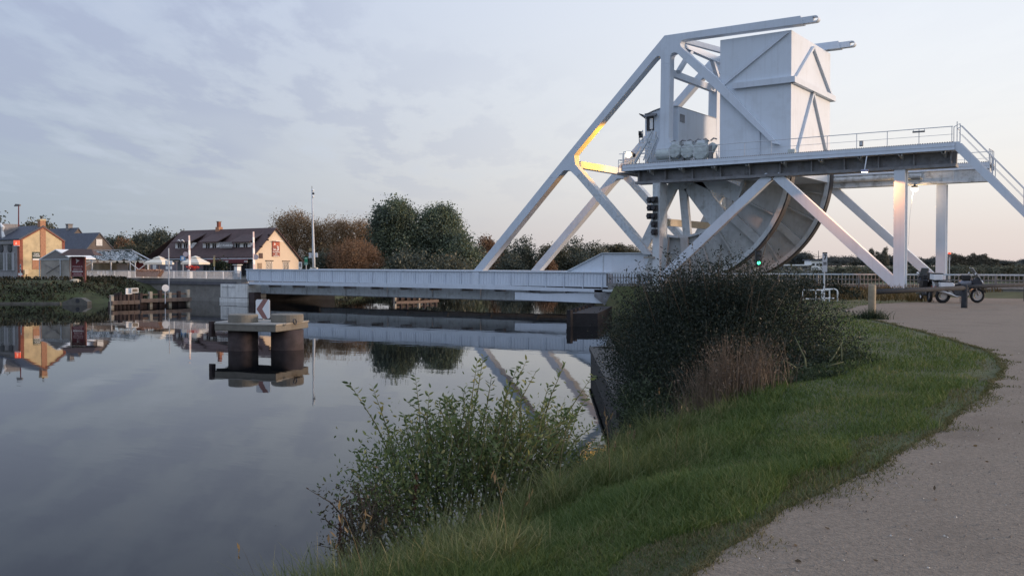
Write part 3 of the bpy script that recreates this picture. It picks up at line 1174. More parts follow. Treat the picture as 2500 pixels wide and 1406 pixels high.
GN = gantry('track_gantry', 'near grey steel gantry on braced columns with walkway and stair at its right end', (57.75, 59.7, 58.15, 59.1, 58.55), False)
GF = gantry('track_gantry', 'far grey steel gantry half hidden behind the bascule bridge, mossy girder', (71.9, 69.95, 69.9, 70.7, 70.4), True)
for yy in (57.85, 58.75):
    MB().bar((-10.35, yy, 10.1), (-3.0, yy, 1.95), .10, .46, (0, 1, 0)).build('stair_stringer', STEEL, GN) if False else \
        MB().pxz([(-10.45, 10.38), (-10.1, 10.38), (-2.9, 2.02), (-3.25, 2.02), (-10.4, 10.06)], yy, yy + .09).build('stair_stringer', STEEL, GN)
g = MB()
for i in range(34):
    t = (i + .5) / 34
    x = -10.2 + 7.2 * t; z = 10.25 - 8.3 * t
    g.box(x - .13, x + .13, 57.94, 58.75, z - .02, z + .02)
g.build('stair_treads', STEELD, GN)
sl_ = (2.02 - 10.38) / (-2.9 + 10.1)
for yy in (57.88, 58.8):
    g = MB()
    def sp(x, h):
        return (x, yy, 10.38 + (x + 10.1) * sl_ + h)
    for x in (-10.2, -8.55, -8.38, -6.85, -6.68, -5.1, -4.95):
        g.tube([sp(x, -.1), sp(x, 1.0)], .024, 5)
    g.tube([(-10.35, yy, 11.22), sp(-10.1, .98), sp(-4.6, .98)], .026, 5)
    g.tube([sp(-10.1, .5), sp(-4.6, .5)], .014, 5)
    g.build('stair_handrail', FRAME, GN)
g = MB()
x1 = -10.45
for yy in (57.8, 58.75, 59.6):
    g.tube([(x1 + .1, yy, 10.3), (x1 + .1, yy, 11.22)], .024, 5)
g.tube([(x1 + .1, 58.75, 11.22), (x1 + .1, 59.6, 11.22)], .024, 5)
g.build('end_rail', FRAME, GN)
g = MB()
for yy in (69.95, 70.6, 71.2, 71.85):
    g.tube([(-10.35, yy, 10.3), (-10.35, yy, 11.22)], .026, 5)
for z in (10.75, 11.22):
    g.tube([(-10.35, 69.95, z), (-10.35, 71.85, z)], .024, 5)
g.build('end_rail', FRAME, GF)
# strut between the gantries, warm light put into its base colour
g = MB()
p = aty(1637, 542, 59.3)
g.box(-28.98, -28.72, 59.3, 69.95, p.z - .24, p.z + .24)
tag(g.build('tie_beam', mat('warm_lit_steel', (.55, .47, .34), .5, .06, 2, dirt=(.4, .33, .22), dirt_amt=.4)), 'tie beam with warm light in its colour, joining the near and far gantry columns', 'beam')

# ------------------------------------------------------------------ lamps and signals on the bridge
MB().box(-33.4, -31.4, 60.85, 64.5, 10.12, 10.2).build('access_platform', STEELD, BR)
g = MB()
for q_ in ((-33.3, 60.9), (-33.3, 62.6), (-33.3, 64.4), (-31.6, 60.9)):
    g.tube([(q_[0], q_[1], 10.2), (q_[0], q_[1], 11.1)], .025, 5)
g.tube([(-31.6, 60.9, 11.1), (-33.3, 60.9, 11.1), (-33.3, 64.4, 11.1)], .025, 5)
g.build('platform_rail', FRAME, BR)
FL = thing('floodlight', 'lit floodlight glowing amber at the left end of the gantry walkway', 'lamp', (-31.2, 60.6, 10.4))
p = aty(1535, 378, 62.3)
FLP = p.copy()
MB().lathe([(.05, -.3), (.14, -.26), (.20, 0), (.22, .02)], p + Vector((.14, .20, 0)), (-.55, -.8, .1), 14).build('housing', DARK, FL, smooth=True)
MB().lathe([(.02, -.14), (.17, -.12), (.25, 0), (.19, .14), (.02, .2)], p, (-.55, -.8, .1), 14).build('lens', LAMPY, FL, smooth=True)
MB().tube([(p.x + .3, p.y, 10.3), (p.x + .3, p.y, p.z)], .04, 6).build('stand', FRAME, FL)
lt = bpy.data.lights.new('flood_light', 'SPOT')
lt.energy = 1250
lt.color = (1.0, .42, .015)
lt.spot_size = math.radians(146)
lt.spot_blend = .35
lt.shadow_soft_size = .12
lo = bpy.data.objects.new('flood_light', lt)
COL.objects.link(lo)
lo.location = p + Vector((-.35, .25, .1))
lo.rotation_euler = Vector((1.0, .05, -.15)).to_track_quat('Z', 'Y').to_euler()
lo.parent = FL
lo.location -= FL.location
TB = thing('tee_post', 'small tee shaped post at the left tip of the gantry walkway', 'post', (-31.2, 58.1, 10.4))
g = MB()
a = aty(1521, 376, 58.1)
g.tube([(a.x, 58.1, 10.3), (a.x, 58.1, a.z)], .035, 6)
g.tube([(a.x - .3, 58.1, a.z), (a.x + .32, 58.1, a.z)], .025, 6)
g.tube([(a.x - .3, 58.1, a.z - .6), (a.x + .1, 58.1, a.z - .62)], .02, 6)
g.build('tee', WHITE, TB)

PL = thing('pendant_lamp', 'lit pendant lamp hanging under the far gantry girder', 'lamp', (0, 0, 0))
p = aty(2233, 460, 69.6)
PL.location = (p.x, p.y, 9.0); ORG[PL.name] = PL.location.copy()
MB().lathe([(.04, .34), (.05, .2), (.20, .14), (.23, .05), (.22, .03)], p, (0, 0, 1), 16).build('shade', DARK, PL, smooth=True)
MB().lathe([(.21, .03), (.23, -.06), (.19, -.16), (.10, -.22), (.01, -.23)], p, (0, 0, 1), 16).build('globe', LAMPW, PL, smooth=True)
MB().tube([(p.x, p.y, p.z + .3), (p.x, p.y, 9.06)], .03, 6).build('stem', mat('copper_red', (.35, .12, .06), .5), PL)
b = aty(2218, 600, 69.6)
MB().tube([p + Vector((-.1, 0, -.1)), p + Vector((-.3, 0, -2)), b], .012, 5).build('cable', FRAME, PL)
for nm, pos, en, par in (('pendant_light', p + Vector((0, 0, -.5)), 160, PL),):
    lt = bpy.data.lights.new(nm, 'POINT'); lt.energy = en; lt.color = (1.0, .62, .30); lt.shadow_soft_size = .15
    lo = bpy.data.objects.new(nm, lt); COL.objects.link(lo); lo.parent = par; lo.location = pos - par.location

WL = thing('downlight', 'small bluish downlight bracketed beneath the near gantry girder', 'lamp', (0, 0, 0))
p = aty(2111, 418, 57.3)
WL.location = (p.x, 58.2, 9.0); ORG[WL.name] = WL.location.copy()
MB().box(p.x - .2, p.x + .2, p.y - .14, p.y + .14, p.z - .06, p.z + .08).build('housing', mat('lilac_grey', (.34, .36, .50), .5), WL, bevel=.03)
MB().box(p.x - .16, p.x + .16, p.y - .10, p.y + .10, p.z - .075, p.z - .061).build('lens', LAMPW, WL)
MB().bar((p.x, p.y, p.z + .1), (p.x, 57.8, 9.95), .05, .05, (1, 0, 0)).build('bracket', FRAME, WL)
lt = bpy.data.lights.new('down_light', 'SPOT')
lt.energy = 1200; lt.color = (1.0, .42, .15); lt.spot_size = math.radians(162); lt.spot_blend = .08; lt.shadow_soft_size = .08
lo = bpy.data.objects.new('down_light', lt); COL.objects.link(lo)
lo.parent = WL
lo.location = p + Vector((0, -.05, -.15)) - WL.location
lo.rotation_euler = (math.radians(-8), 0, 0)

TL = thing('tube_light', 'thin tube light fixed below the top handrail of the gantry walkway', 'lamp', (0, 0, 0))
a, b = aty(2228, 323, 57.7), aty(2258, 321, 57.7)
TL.location = a; ORG[TL.name] = a.copy()
MB().tube([a, b], .05, 8).build('tube', STEELD, TL)
MB().tube([a + Vector((.03, .03, 0)), a + Vector((.03, .05, .12))], .02, 5).build('clip', FRAME, TL)
MB().tube([b + Vector((-.03, .03, 0)), b + Vector((-.03, .05, .14))], .02, 5).build('clip', FRAME, TL)
CBX = thing('control_box', 'small grey control box on a walkway post of the near gantry', 'box', (0, 0, 0))
a = aty(2103, 351, 57.7)
CBX.location = a; ORG[CBX.name] = a.copy()
MB().box(a.x - .1, a.x + .1, 57.62, 57.76, a.z - .16, a.z + .16).build('case', STEELD, CBX)
MB().box(a.x - .07, a.x + .07, 57.608, 57.62, a.z - .1, a.z + .1).build('lid', STEEL2, CBX)

NS = thing('navigation_signal', 'stack of black signal lamps on the left gantry column', 'signal', (-29.0, 58.0, 5.5))
for px, py, dx in ((1599, 488, 0), (1588, 489, 1), (1599, 508, 0), (1588, 508, 1), (1598, 528, 0), (1587, 528, 1), (1598, 548, 0), (1598.5, 567, 0)):
    p = aty(px, py, 57.9)
    l = MB().box(p.x - .17, p.x + .17, 57.72, 58.03, p.z - .2, p.z + .2).build('lamp_box', BLACKP, NS, bevel=.02)
    MB().lathe([(.11, 0), (.13, .05), (.13, .16)], (p.x, 57.72, p.z), (0, -1, 0), 12).build('hood', DARK, l)
a, b = aty(1602, 478, 58.02), aty(1601, 580, 58.02)
MB().bar(a, b, .05, .05).build('mounting_pole', FRAME, NS)
MB().box(-29.75, -28.95, 57.98, 58.06, 3.95, 4.08).build('bottom_bracket', CONC, NS)

# ------------------------------------------------------------------ abutments, quay, fenders
AB = thing('bridge_abutment', 'grey concrete retaining wall of the far bank under the approach railing', 'abutment', (-80, 60, 0))
g = MB()
g.box(-300, -74.0, 59.35, 60.2, -1.5, 1.62)
g.build('retaining_wall', CONCG, AB)
MB().box(-300, -73.9, 59.2, 60.3, 1.62, 1.92).build('coping', mat('dark_coping', (.10, .10, .11), .8, .2, 2), AB)
MB().box(-84.3, -74.0, 59.22, 59.35, -1.2, .36).build('ledge', CONCG, AB)
MB().box(-75.5, -72.6, 60.2, 71, -1.5, 1.55).build('bearing_shelf', mat('underdeck_shade_wall', (.014, .014, .015), .9, .3, 2), AB)  # near-black colour stands for the deep shade under the deck
PW = thing('bridge_pier', 'white painted concrete pier at the far end of the bridge', 'pier', (-74.3, 59.5, 0))
a, b = aty(538, 697, 58.9), aty(603, 697, 58.9)
MB().box(a.x, b.x, 58.9, 61.2, .42, 1.70).build('pier_head', CONCW, PW, bevel=.02)
MB().box(a.x - .06, b.x + .06, 58.82, 61.2, -1.5, .37).build('pier_base', CONCW, PW, bevel=.03)
MB().box(a.x + 1.1, a.x + 1.16, 58.87, 58.9, .5, 1.65).build('drain_pipe', STEELD, PW)
MB().box(a.x + .3, a.x + 2.2, 58.88, 58.9, 1.38, 1.43).build('cable_tray', STEELD, PW)
MB().box(b.x + .1, b.x + .9, 59.0, 59.8, -.1, .95).build('rubbing_block', RUST, PW)
NA = thing('bridge_abutment', 'pale concrete abutment of the near bank beside the dark bush', 'abutment', (-31, 60, 0))
MB().box(-32.7, -28, 58.9, 59.8, .62, 1.62).build('bearing_wall', CONCW, NA, bevel=.02)
MB().box(-33.2, -26, 57.8, 59.9, -1.5, .62).build('base', CONCD, NA)
MB().box(-33.3, -28, 58.6, 59.9, 1.62, 1.76).build('cap', STEEL2, NA)
MB().pxz([(-34.2, 1.75), (-33.3, 1.75), (-32.7, 1.62), (-32.7, .62), (-33.3, .62), (-34.2, 1.25)], 59.0, 59.5).build('steel_shoe', STEELD, NA)
MB().box(-30.6, -30.45, 58.84, 58.9, .62, 1.62).build('fender_strip', STEELD, NA)
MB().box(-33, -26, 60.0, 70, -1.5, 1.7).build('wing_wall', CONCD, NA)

QW = thing('guide_wall', 'short dark mossy concrete guide wall jutting from the bank by the big bush', 'wall', (-18, 31, 0))
g = MB()
qpts = [(-8.45, 15.5), (-9.0, 16.5), (-15.9, 27.2), (-15.2, 29.5)]
def off(p, q, d):
    n_ = Vector((q[1] - p[1], -(q[0] - p[0]))).normalized()
    return n_ * d
for p, q in zip(qpts[:-1], qpts[1:]):
    o_ = off(p, q, .75)
    g.prism([(p[0], p[1], -2), (q[0], q[1], -2), (q[0] + o_.x, q[1] + o_.y, -2), (p[0] + o_.x, p[1] + o_.y, -2)], (0, 0, 2.62))
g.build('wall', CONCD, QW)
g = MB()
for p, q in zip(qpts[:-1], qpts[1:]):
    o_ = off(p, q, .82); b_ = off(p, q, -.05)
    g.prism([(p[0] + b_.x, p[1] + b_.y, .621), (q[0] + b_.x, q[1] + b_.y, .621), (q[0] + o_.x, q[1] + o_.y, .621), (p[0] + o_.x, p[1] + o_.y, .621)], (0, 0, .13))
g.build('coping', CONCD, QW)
FP = thing('timber_fender', 'black timber fender at the foot of the near abutment', 'fender', (-29.5, 50, 0))
a = atz(1393, 797, 0); b = atz(1480, 786, 0)
g = MB()
g.prism([(a.x, a.y, -1), (a.x + 1.2, a.y + 1.0, -1), (a.x - 2.6, a.y + 9.5, -1), (a.x - 3.8, a.y + 9.0, -1)], (0, 0, 1.75))
g.build('fender_frame', mat('tarred_timber', (.018, .016, .017), .8, .3, 3, bump=.3), FP)
for i in range(7):
    t = i / 6
    p = Vector((a.x - .02 + t * -3.8, a.y + t * 9.0, 0))
    MB().box(p.x - .12, p.x + .14, p.y - .2, p.y + .06, -1, .95).build('pile', mat('tarred_timber', (.018, .016, .017)), FP)
for z in (.25, .62):
    MB().bar((a.x - .15, a.y - .1, z), (a.x - 3.95, a.y + 8.9, z), .14, .2).build('waler', CONCD, FP)


def fender(label, x, y0, y1, zw, npile, light):
    T = thing('timber_fender', label, 'fender', (x, (y0 + y1) / 2, 0), 'timber fenders guiding boats to the bridge')
    MB().box(x + .10, x + .34, y0, y1, zw - .16, zw + .16).build('waler', TIMBL, T)
    MB().box(x - .3, x - .1, y0, y1, -.8, zw + .1).build('backing_boards', TIMBD, T)
    for i in range(npile):
        y = y0 + .15 + (y1 - y0 - .3) * i / (npile - 1)
        o = MB().box(x - .14, x + .12, y - .13, y + .13, -1.2, zw + .75 + .1 * ((i * 7) % 3 - 1))
        o.build('pile', TIMBD if i not in light else mat('white_topped_pile', (.40, .36, .29), .8, .2, 3), T)
    MB().box(x - .30, x - .02, y0, y1, zw + .45, zw + .55).build('top_rail', TIMB, T)
    return T


fender('brown timber fender with pale waler at the foot of the far grassy bank', -71.6, 44.7, 47.2, .42, 7, (0,))
fender('brown timber fender with three white topped piles by the far concrete wall', -72.0, 47.6, 52.6, .50, 6, (1, 3, 5))
fender('timber fender beyond the bridge seen under its deck', -72.4, 80, 87.5, .7, 8, (0, 4))
PB = thing('survey_board', 'small white board on the left timber fender', 'sign', (-72, 46, 1))
p = atd(315, 711, 78)
MB().box(p.x - .03, p.x + .03, p.y - .3, p.y + .3, p.z - .25, p.z + .25).build('board', WHITE, PB)
MB().box(p.x - .06, p.x - .03, p.y - .03, p.y + .03, .3, p.z + .1).build('post', TIMB, PB)
PB.location = p; 
for c in PB.children:
    c.location = Vector((-72, 46, 1)) - p
PB2 = thing('survey_board', 'small black board on the left timber fender', 'sign', (0, 0, 0))
p = atd(329, 709, 78.2)
MB().box(p.x - .03, p.x + .03, p.y - .32, p.y + .32, p.z - .2, p.z + .2).build('board', WHITE, PB2)
MB().box(p.x + .03, p.x + .035, p.y - .25, p.y + .25, p.z - .14, p.z + .14).build('panel', BLACKP, PB2)
MB().box(p.x - .06, p.x - .03, p.y - .03, p.y + .03, .3, p.z + .1).build('post', TIMB, PB2)
MK = thing('round_marker', 'round white marker disc on a post beside the concrete wall', 'sign', (0, 0, 0))
p = atd(404, 703, 81.5)
MB().lathe([(.02, -.02), (.30, -.02), (.30, .02), (.02, .02)], p, (1, -.4, 0), 20).build('disc', WHITE, MK)
MB().tube([(p.x - .05, p.y, .2), (p.x - .05, p.y, p.z)], .04, 6).build('post', FRAME, MK)

# ------------------------------------------------------------------ dolphin in the canal, with its chevron board
DL = thing('mooring_dolphin', 'concrete dolphin on two dark round piles standing in the canal', 'dolphin', (-32.4, 27.4, 0))
p1, p2, p3 = atz(524, 789, 1.12), atz(673, 792.5, 1.12), atz(753, 783, 1.12)
v1, v3 = p1 - p2, p3 - p2
q1 = p1 + v3 * .55
lp = [p2, p3, p3 + v1 * .92, p1 + v3 * 1.0 + v1 * .06, p1 + v3 * .72 + v1 * .16, p1 + v3 * .28 + v1 * .16, p1]
CONCO = mat('old_concrete', (.19, .175, .145), .9, .2, 2.5, bump=.3, dirt=(.08, .075, .06), dirt_amt=.7, dirt_scale=2.5, streak=.4)
MB().prism([(p.x, p.y, .82) for p in lp], (0, 0, .30)).build('pile_cap', CONCO, DL, bevel=.03)
rim_ = MB()
cx_ = sum((p.x for p in lp)) / len(lp); cy_ = sum((p.y for p in lp)) / len(lp)
rim_.prism([(cx_ + (p.x - cx_) * 1.012, cy_ + (p.y - cy_) * 1.012, 1.08) for p in lp], (0, 0, .055))
rim_.build('cap_edge', CONC, DL)
for px, py, r in ((583, 789, .60), (692, 788, .66)):
    c = atz(px, py, 1.12)
    c = Vector((c.x - .25, c.y + .42, 0))
    MB().lathe([(r, -1.5), (r, -.3), (r * 1.01, .0), (r, .1), (r, .818)], c, (0, 0, 1), 28).build('pile', RUST, DL, smooth=True)
    MB().lathe([(r * .98, 1.137), (r, 1.15), (r, 1.43), (r * .95, 1.46), (.02, 1.465)], c, (0, 0, 1), 28).build('pile_head', CONCO, DL)
c = atz(720, 790, 1.12)
MB().torus((c.x, c.y, 1.2), (1, .3, .2), .11, .025, 14, 6).build('mooring_ring', DARK, DL)
c = atz(519, 788, 1.12)
MB().box(c.x - .12, c.x + .05, c.y - .1, c.y + .1, .55, 1.18).build('rubbing_post', TIMBD, DL)
CS = thing('chevron_sign', 'white board with a reddish brown left pointing chevron on the canal dolphin', 'sign', (0, 0, 0))
cD = 40.6
a, b = atd(624.5, 777.5, cD), atd(658.5, 731, cD)
CS.location = (a.x, a.y, 1.1); ORG[CS.name] = CS.location.copy()
R_ = Vector((CA, SA, 0)); U_ = Vector((0, 0, 1)); Nf = Vector((SA, -CA, 0))
wS, hS = (b - a).dot(R_), b.z - a.z
rr = .05
ol = [(rr, 0), (wS - rr, 0), (wS, rr), (wS, hS - rr), (wS - rr, hS), (rr, hS), (0, hS - rr), (0, rr)]
MB().prism([a + R_ * x + U_ * z for x, z in ol], -Nf * .03).build('board', mat('sign_white', (.68, .70, .72), .5, .04, 3), CS)
ch = [(.05 * wS, .5 * hS), (.52 * wS, hS), (.88 * wS, hS), (.46 * wS, .5 * hS), (.84 * wS, 0), (.50 * wS, 0)]
MB().prism([a + R_ * x + U_ * z + Nf * .004 for x, z in ch], -Nf * .008).build('chevron', mat('faded_red', (.235, .12, .11), .6, .1, 3), CS)
MB().tube([a + R_ * wS * .5 - Nf * .07 + U_ * -.35, a + R_ * wS * .5 - Nf * .07 + U_ * hS * .9], .035, 8).build('post', FRAME, CS)
CS.location = CS.location

# ------------------------------------------------------------------ railings and things along the approach, far bank
RW = thing('approach_railing', 'grey steel bar railing along the far approach road', 'railing', (-87, 59.4, 1.9))
g = MB()
xr0, xr1 = -99.5, -73.4
i = 0
x = xr0
while x <= xr1 + .01:
    MB().box(x - .04, x + .04, 59.36, 59.44, 1.45, 2.98).build('post', FRAME, RW)
    x += 2.61
for z in (2.95, 2.06):
    MB().box(xr0, xr1, 59.37, 59.43, z - .03, z + .03).build('rail', FRAME, RW)
x = xr0
while x < xr1:
    g.box(x - .022, x + .022, 59.385, 59.415, 2.09, 2.92)
    x += .145
o = g.build('balusters', FRAME, RW)
o['kind'] = 'stuff'


def board_thing(name, label, cat, px, py, D, w, h, m, post_to=None, face=None, group=None, post_m=FRAME, edge=None):
    T = thing(name, label, cat, (0, 0, 0), group)
    p = atd(px, py, D)
    base = post_to if post_to is not None else p.z - h / 2
    T.location = (p.x, p.y, base); ORG[T.name] = T.location.copy()
    B = MB().prism([p + R_ * (-w / 2) + U_ * (-h / 2), p + R_ * (w / 2) + U_ * (-h / 2), p + R_ * (w / 2) + U_ * (h / 2), p + R_ * (-w / 2) + U_ * (h / 2)], -Nf * .04).build('board', m, T)
    if post_to is not None:
        MB().tube([p - Nf * .09 + U_ * (post_to - p.z), p - Nf * .09 + U_ * (h / 2)], .045, 6).build('post', post_m, T)
    return T, p


def decal(T, name, p, x0, x1, z0, z1, m, d=.006):
    return MB().prism([p + R_ * x0 + U_ * z0 + Nf * d, p + R_ * x1 + U_ * z0 + Nf * d, p + R_ * x1 + U_ * z1 + Nf * d, p + R_ * x0 + U_ * z1 + Nf * d], -Nf * (d - .001)).build(name, m, T)


T, p = board_thing('road_sign', 'blue square road sign between the two cream parasols', 'sign', 446, 631, 112, .58, .58, BLUE, 2.05)
decal(T, 'white_border', p, -.29, .29, -.29, -.24, WHITE); decal(T, 'pictogram', p, -.15, .15, -.15, .2, WHITE)
T, p = board_thing('road_sign', 'tall green sign on a post right of the cream gable', 'sign', 747, 634, 113, .36, .62, GREENS, 2.05)
decal(T, 'white_stripe', p, -.13, .13, .12, .2, WHITE)
decal(T, 'lower_plate', p, -.2, .2, -.62, -.33, mat('pale_green', (.25, .42, .36), .6))
T, p = board_thing('notice_board', 'small white notice board at the corner of the cream building', 'sign', 733, 648, 116, .42, .85, WHITE, 2.05)
decal(T, 'notice', p, -.13, .13, -.2, .3, GREYP)
T = thing('post_signs', 'grey pole with four pale back to back sign plates in front of a parasol', 'sign', (0, 0, 0))
p = atd(412, 640, 93)
T.location = (p.x, p.y, 1.2); ORG[T.name] = T.location.copy()
MB().tube([p + U_ * (.9 - p.z), p + U_ * 1.35], .05, 6).build('pole', FRAME, T)
for dx, dz, w, h in ((-.22, -.05, .26, .42), (.22, -.05, .26, .42), (-.2, -.55, .2, .3), (.2, -.55, .2, .3)):
    q = p + R_ * dx + U_ * dz
    MB().prism([q + R_ * (-w / 2) + U_ * (-h / 2), q + R_ * (w / 2) + U_ * (-h / 2), q + R_ * (w / 2) + U_ * (h / 2), q + R_ * (-w / 2) + U_ * (h / 2)], -Nf * .03).build('sign_plate', WHITE, T)

# raised barrier arms
for lab, px, yt, yb_, D in (('raised red and white barrier arm with disc, left of the pub roof', 461.5, 575, 656, 104), ('raised red and white barrier arm in front of the pub gable corner', 618.5, 566, 657, 97)):
    T = thing('level_barrier', lab, 'barrier', (0, 0, 0), 'raised bridge barriers')
    t_, b_ = atd(px, yt, D), atd(px + 2, yb_, D)
    T.location = (b_.x, b_.y, 2.05); ORG[T.name] = T.location.copy()
    b_ = Vector((b_.x, b_.y, 2.5))
    g1 = MB(); g2 = MB()
    n = 8
    pts = [b_ + (t_ - b_) * i / n for i in range(n + 1)]
    taper = lambda i: .30 - .14 * i / n
    for i in range(n):
        (g1 if i % 2 == 0 else g2).bar(pts[i], pts[i + 1], taper(i), .09, (1, 0, 0))
    arm = g1.build('arm', WHITE, T)
    g2.build('red_bands', mat('faded_pink', (.66, .53, .51), .6, .06), arm)
    MB().box(b_.x - .25, b_.x + .25, b_.y - .2, b_.y + .2, 2.05, 3.0).build('motor_housing', WHITE, T, bevel=.03)
    q = b_ + (t_ - b_) * .52 + R_ * (-.42 if px < 500 else .2)
    if px > 500: q = b_ + (t_ - b_) * .42 + R_ * .2
    MB().lathe([(.01, -.02), (.28, -.02), (.28, .02), (.01, .02)], q, Nf, 18).build('disc', mat('pink_disc', (.55, .45, .45), .6), T)

# tall mast with cameras
T = thing('camera_mast', 'tall tapering grey mast with cameras on top, by the pub', 'mast', (0, 0, 0))
b_, t_ = atd(767, 665, 108), atd(761.5, 462, 108)
T.location = (b_.x, b_.y, 2.05); ORG[T.name] = T.location.copy()
b_ = Vector((b_.x, b_.y, 2.05))
MB().tube([b_ + (t_ - b_) * k for k in (0, .33, .66, 1)], [.19, .15, .10, .06], 10).build('pole', FRAME, T, smooth=True)
for dz, dx in ((-.15, .12), (-.5, .16), (-.85, .12)):
    MB().lathe([(.02, -.16), (.12, -.1), (.13, .08), (.03, .16)], t_ + R_ * dx + U_ * dz, Nf, 10).build('camera', WHITE if dz != -.5 else DARK, T, smooth=True)
MB().tube([t_, t_ + U_ * .35], .03, 5).build('spike', DARK, T)
for dx, dz, w, h in ((-.45, 2.45, .32, .6), (.22, 2.5, .34, .5)):
    q = Vector((b_.x, b_.y, 2.2 + dz)) + R_ * dx
    MB().prism([q + R_ * (-w / 2) + U_ * (-h / 2), q + R_ * (w / 2) + U_ * (-h / 2), q + R_ * (w / 2) + U_ * (h / 2), q + R_ * (-w / 2) + U_ * (h / 2)], -Nf * .2).build('cabinet', FRAME, T)
for dx in (-.28, .24):
    q = Vector((b_.x, b_.y, 3.0)) + R_ * dx
    MB().lathe([(.16, -.28), (.19, -.26), (.19, .26), (.16, .28)], q, (0, 0, 1), 14).build('drum', mat('cream_drum', (.62, .58, .48), .6), T)
q = Vector((b_.x, b_.y, 5.3)) + R_ * -.4
MB().lathe([(.01, -.03), (.2, -.03), (.2, .03), (.01, .03)], q, Nf, 14).build('round_sign', mat('ochre', (.32, .24, .12), .6), T)

# street lamps on the far bank
T = thing('street_lamp', 'tall wine red street lamp with a flat head behind the stone house', 'lamp post', (0, 0, 0))
b_, t_ = atd(45, 672, 125), atd(45.5, 503, 125)
T.location = (b_.x, b_.y, 2.05); ORG[T.name] = T.location.copy()
MB().tube([(b_.x, b_.y, 2.0), t_], [.11, .07], 8).build('pole', WINE, T)
MB().prism([t_ + R_ * -.65 + U_ * -.05, t_ + R_ * .12 + U_ * .0, t_ + R_ * .12 + U_ * .22, t_ + R_ * -.45 + U_ * .27], -Nf * .35).build('lamp_head', mat('lamp_grey', (.16, .15, .15), .5), T)
T = thing('street_lamp', 'curved white headed lamp left of the pub dormers', 'lamp post', (0, 0, 0))
b_ = atd(443, 660, 118)
T.location = (b_.x, b_.y, 2.05); ORG[T.name] = T.location.copy()
t_ = atd(443, 590, 118)
MB().tube([(b_.x, b_.y, 2.0), t_], .06, 8).build('pole', DARK, T)
for dx in (-.32, .12):
    q = t_ + R_ * dx + U_ * (.08 + .0 * dx)
    MB().tube([q + R_ * -.22 + U_ * .02, q + U_ * .12, q + R_ * .25 + U_ * -.12], [.03, .09, .03], 8).build('lamp_head', WHITE, T, smooth=True)
T = thing('warning_post', 'grey post with white plates at the far left grassy bank', 'post', (0, 0, 0))
b_ = atd(50.5, 692, 98)
T.location = b_; ORG[T.name] = b_.copy()
MB().tube([b_ - U_ * .5, b_ + U_ * 2.0], .05, 6).build('post', FRAME, T)
for z, w, h, m in ((.95, .42, .25, WHITE), (1.4, .22, .2, GREYP), (1.75, .2, .2, GREYP)):
    q = b_ + U_ * z + Nf * .06
    MB().prism([q + R_ * (-w / 2) + U_ * (-h / 2), q + R_ * (w / 2) + U_ * (-h / 2), q + R_ * (w / 2) + U_ * (h / 2), q + R_ * (-w / 2) + U_ * (h / 2)], -Nf * .03).build('plate', m, T)

# flower planter on the railing
T = thing('flower_planter', 'long orange planter of pale flowers on the approach railing', 'planter', (0, 0, 0))
a, b = aty(336, 664, 59.1), aty(396, 664, 59.1)
T.location = (a.x, 59.1, 2.2); ORG[T.name] = T.location.copy()
MB().pxz([(a.x + .1, 2.35), (b.x - .5, 2.35), (b.x, 2.85), (a.x, 2.85)], 58.85, 59.3).build('trough', mat('terracotta', (.50, .30, .22), .8, .15, 5), T)
rgf = np.random.default_rng(77)
n = 500
P = np.stack([rgf.uniform(a.x, b.x, n), rgf.uniform(58.8, 59.35, n), 2.85 + .22 * rgf.random(n)], -1)
fast('flowers', quads(rgf, P, rgf.normal(0, 1, (n, 3)), .14, .9), leafmat('orange_petal', (.42, .22, .13), (.62, .38, .26), (.7, .6, .5), .3, 3), T)
T = thing('flower_tub', 'small bright red flower tub at the foot of the left barrier', 'planter', (0, 0, 0))
p = atd(470, 656, 99)
T.location = p; ORG[T.name] = p.copy()
MB().lathe([(.25, -.3), (.34, 0), (.28, .02)], p, (0, 0, 1), 14).build('tub', WINE, T)
P = np.array(p) + rgf.normal(0, 1, (160, 3)) * np.array([.3, .3, .1]) + np.array([0, 0, .14])
fast('flowers', quads(rgf, P, rgf.normal(0, 1, (160, 3)), .13, .9), leafmat('red_petal', (.40, .02, .015), (.65, .05, .03), None, .3, 3), T)

# parasols
for lab, pxc, px0, px1, yt, ye, D in (('cream parasol with vent cap behind the sign pole, the left one', 388, 361, 427, 626, 641, 103),
                                      ('cream parasol with vent cap in front of the pub', 477, 452, 516, 625, 641, 107)):
    T = thing('parasol', lab, 'parasol', (0, 0, 0), 'cream parasols on the pub terrace')
    c = atd(pxc, ye, D)
    T.location = (c.x, c.y, 2.05); ORG[T.name] = T.location.copy()
    hw = (px1 - px0) / 2 / F * D * .96
    zt_, ze = atd(pxc, yt, D).z, c.z
    def sq(w, z):
        d1 = Vector((.93, .37, 0)); d2 = Vector((-.37, .93, 0))
        return [Vector((c.x, c.y, z)) + d1 * w * i + d2 * w * j for i, j in ((-1, -1), (1, -1), (1, 1), (-1, 1))]
    g = MB()
    lv = [sq(hw * .8, ze - .22), sq(hw * .8, ze), sq(hw * .24, zt_ - .22)]
    vs = [v for l in lv for v in l]
    fs = [(i * 4 + k, i * 4 + (k + 1) % 4, (i + 1) * 4 + (k + 1) % 4, (i + 1) * 4 + k) for i in range(2) for k in range(4)] + [(8, 9, 10, 11)]
    g.add(vs, fs)
    g.build('canopy', CANVAS, T)
    g = MB()
    vs = sq(hw * .33, zt_ - .2) + [Vector((c.x, c.y, zt_ + .05))]
    g.add(vs, [(0, 1, 4), (1, 2, 4), (2, 3, 4), (3, 0, 4), (3, 2, 1, 0)])
    g.build('vent_cap', CANVAS, T)
    MB().tube([(c.x, c.y, 2.0), (c.x, c.y, zt_)], .05, 6).build('pole', TIMB, T)

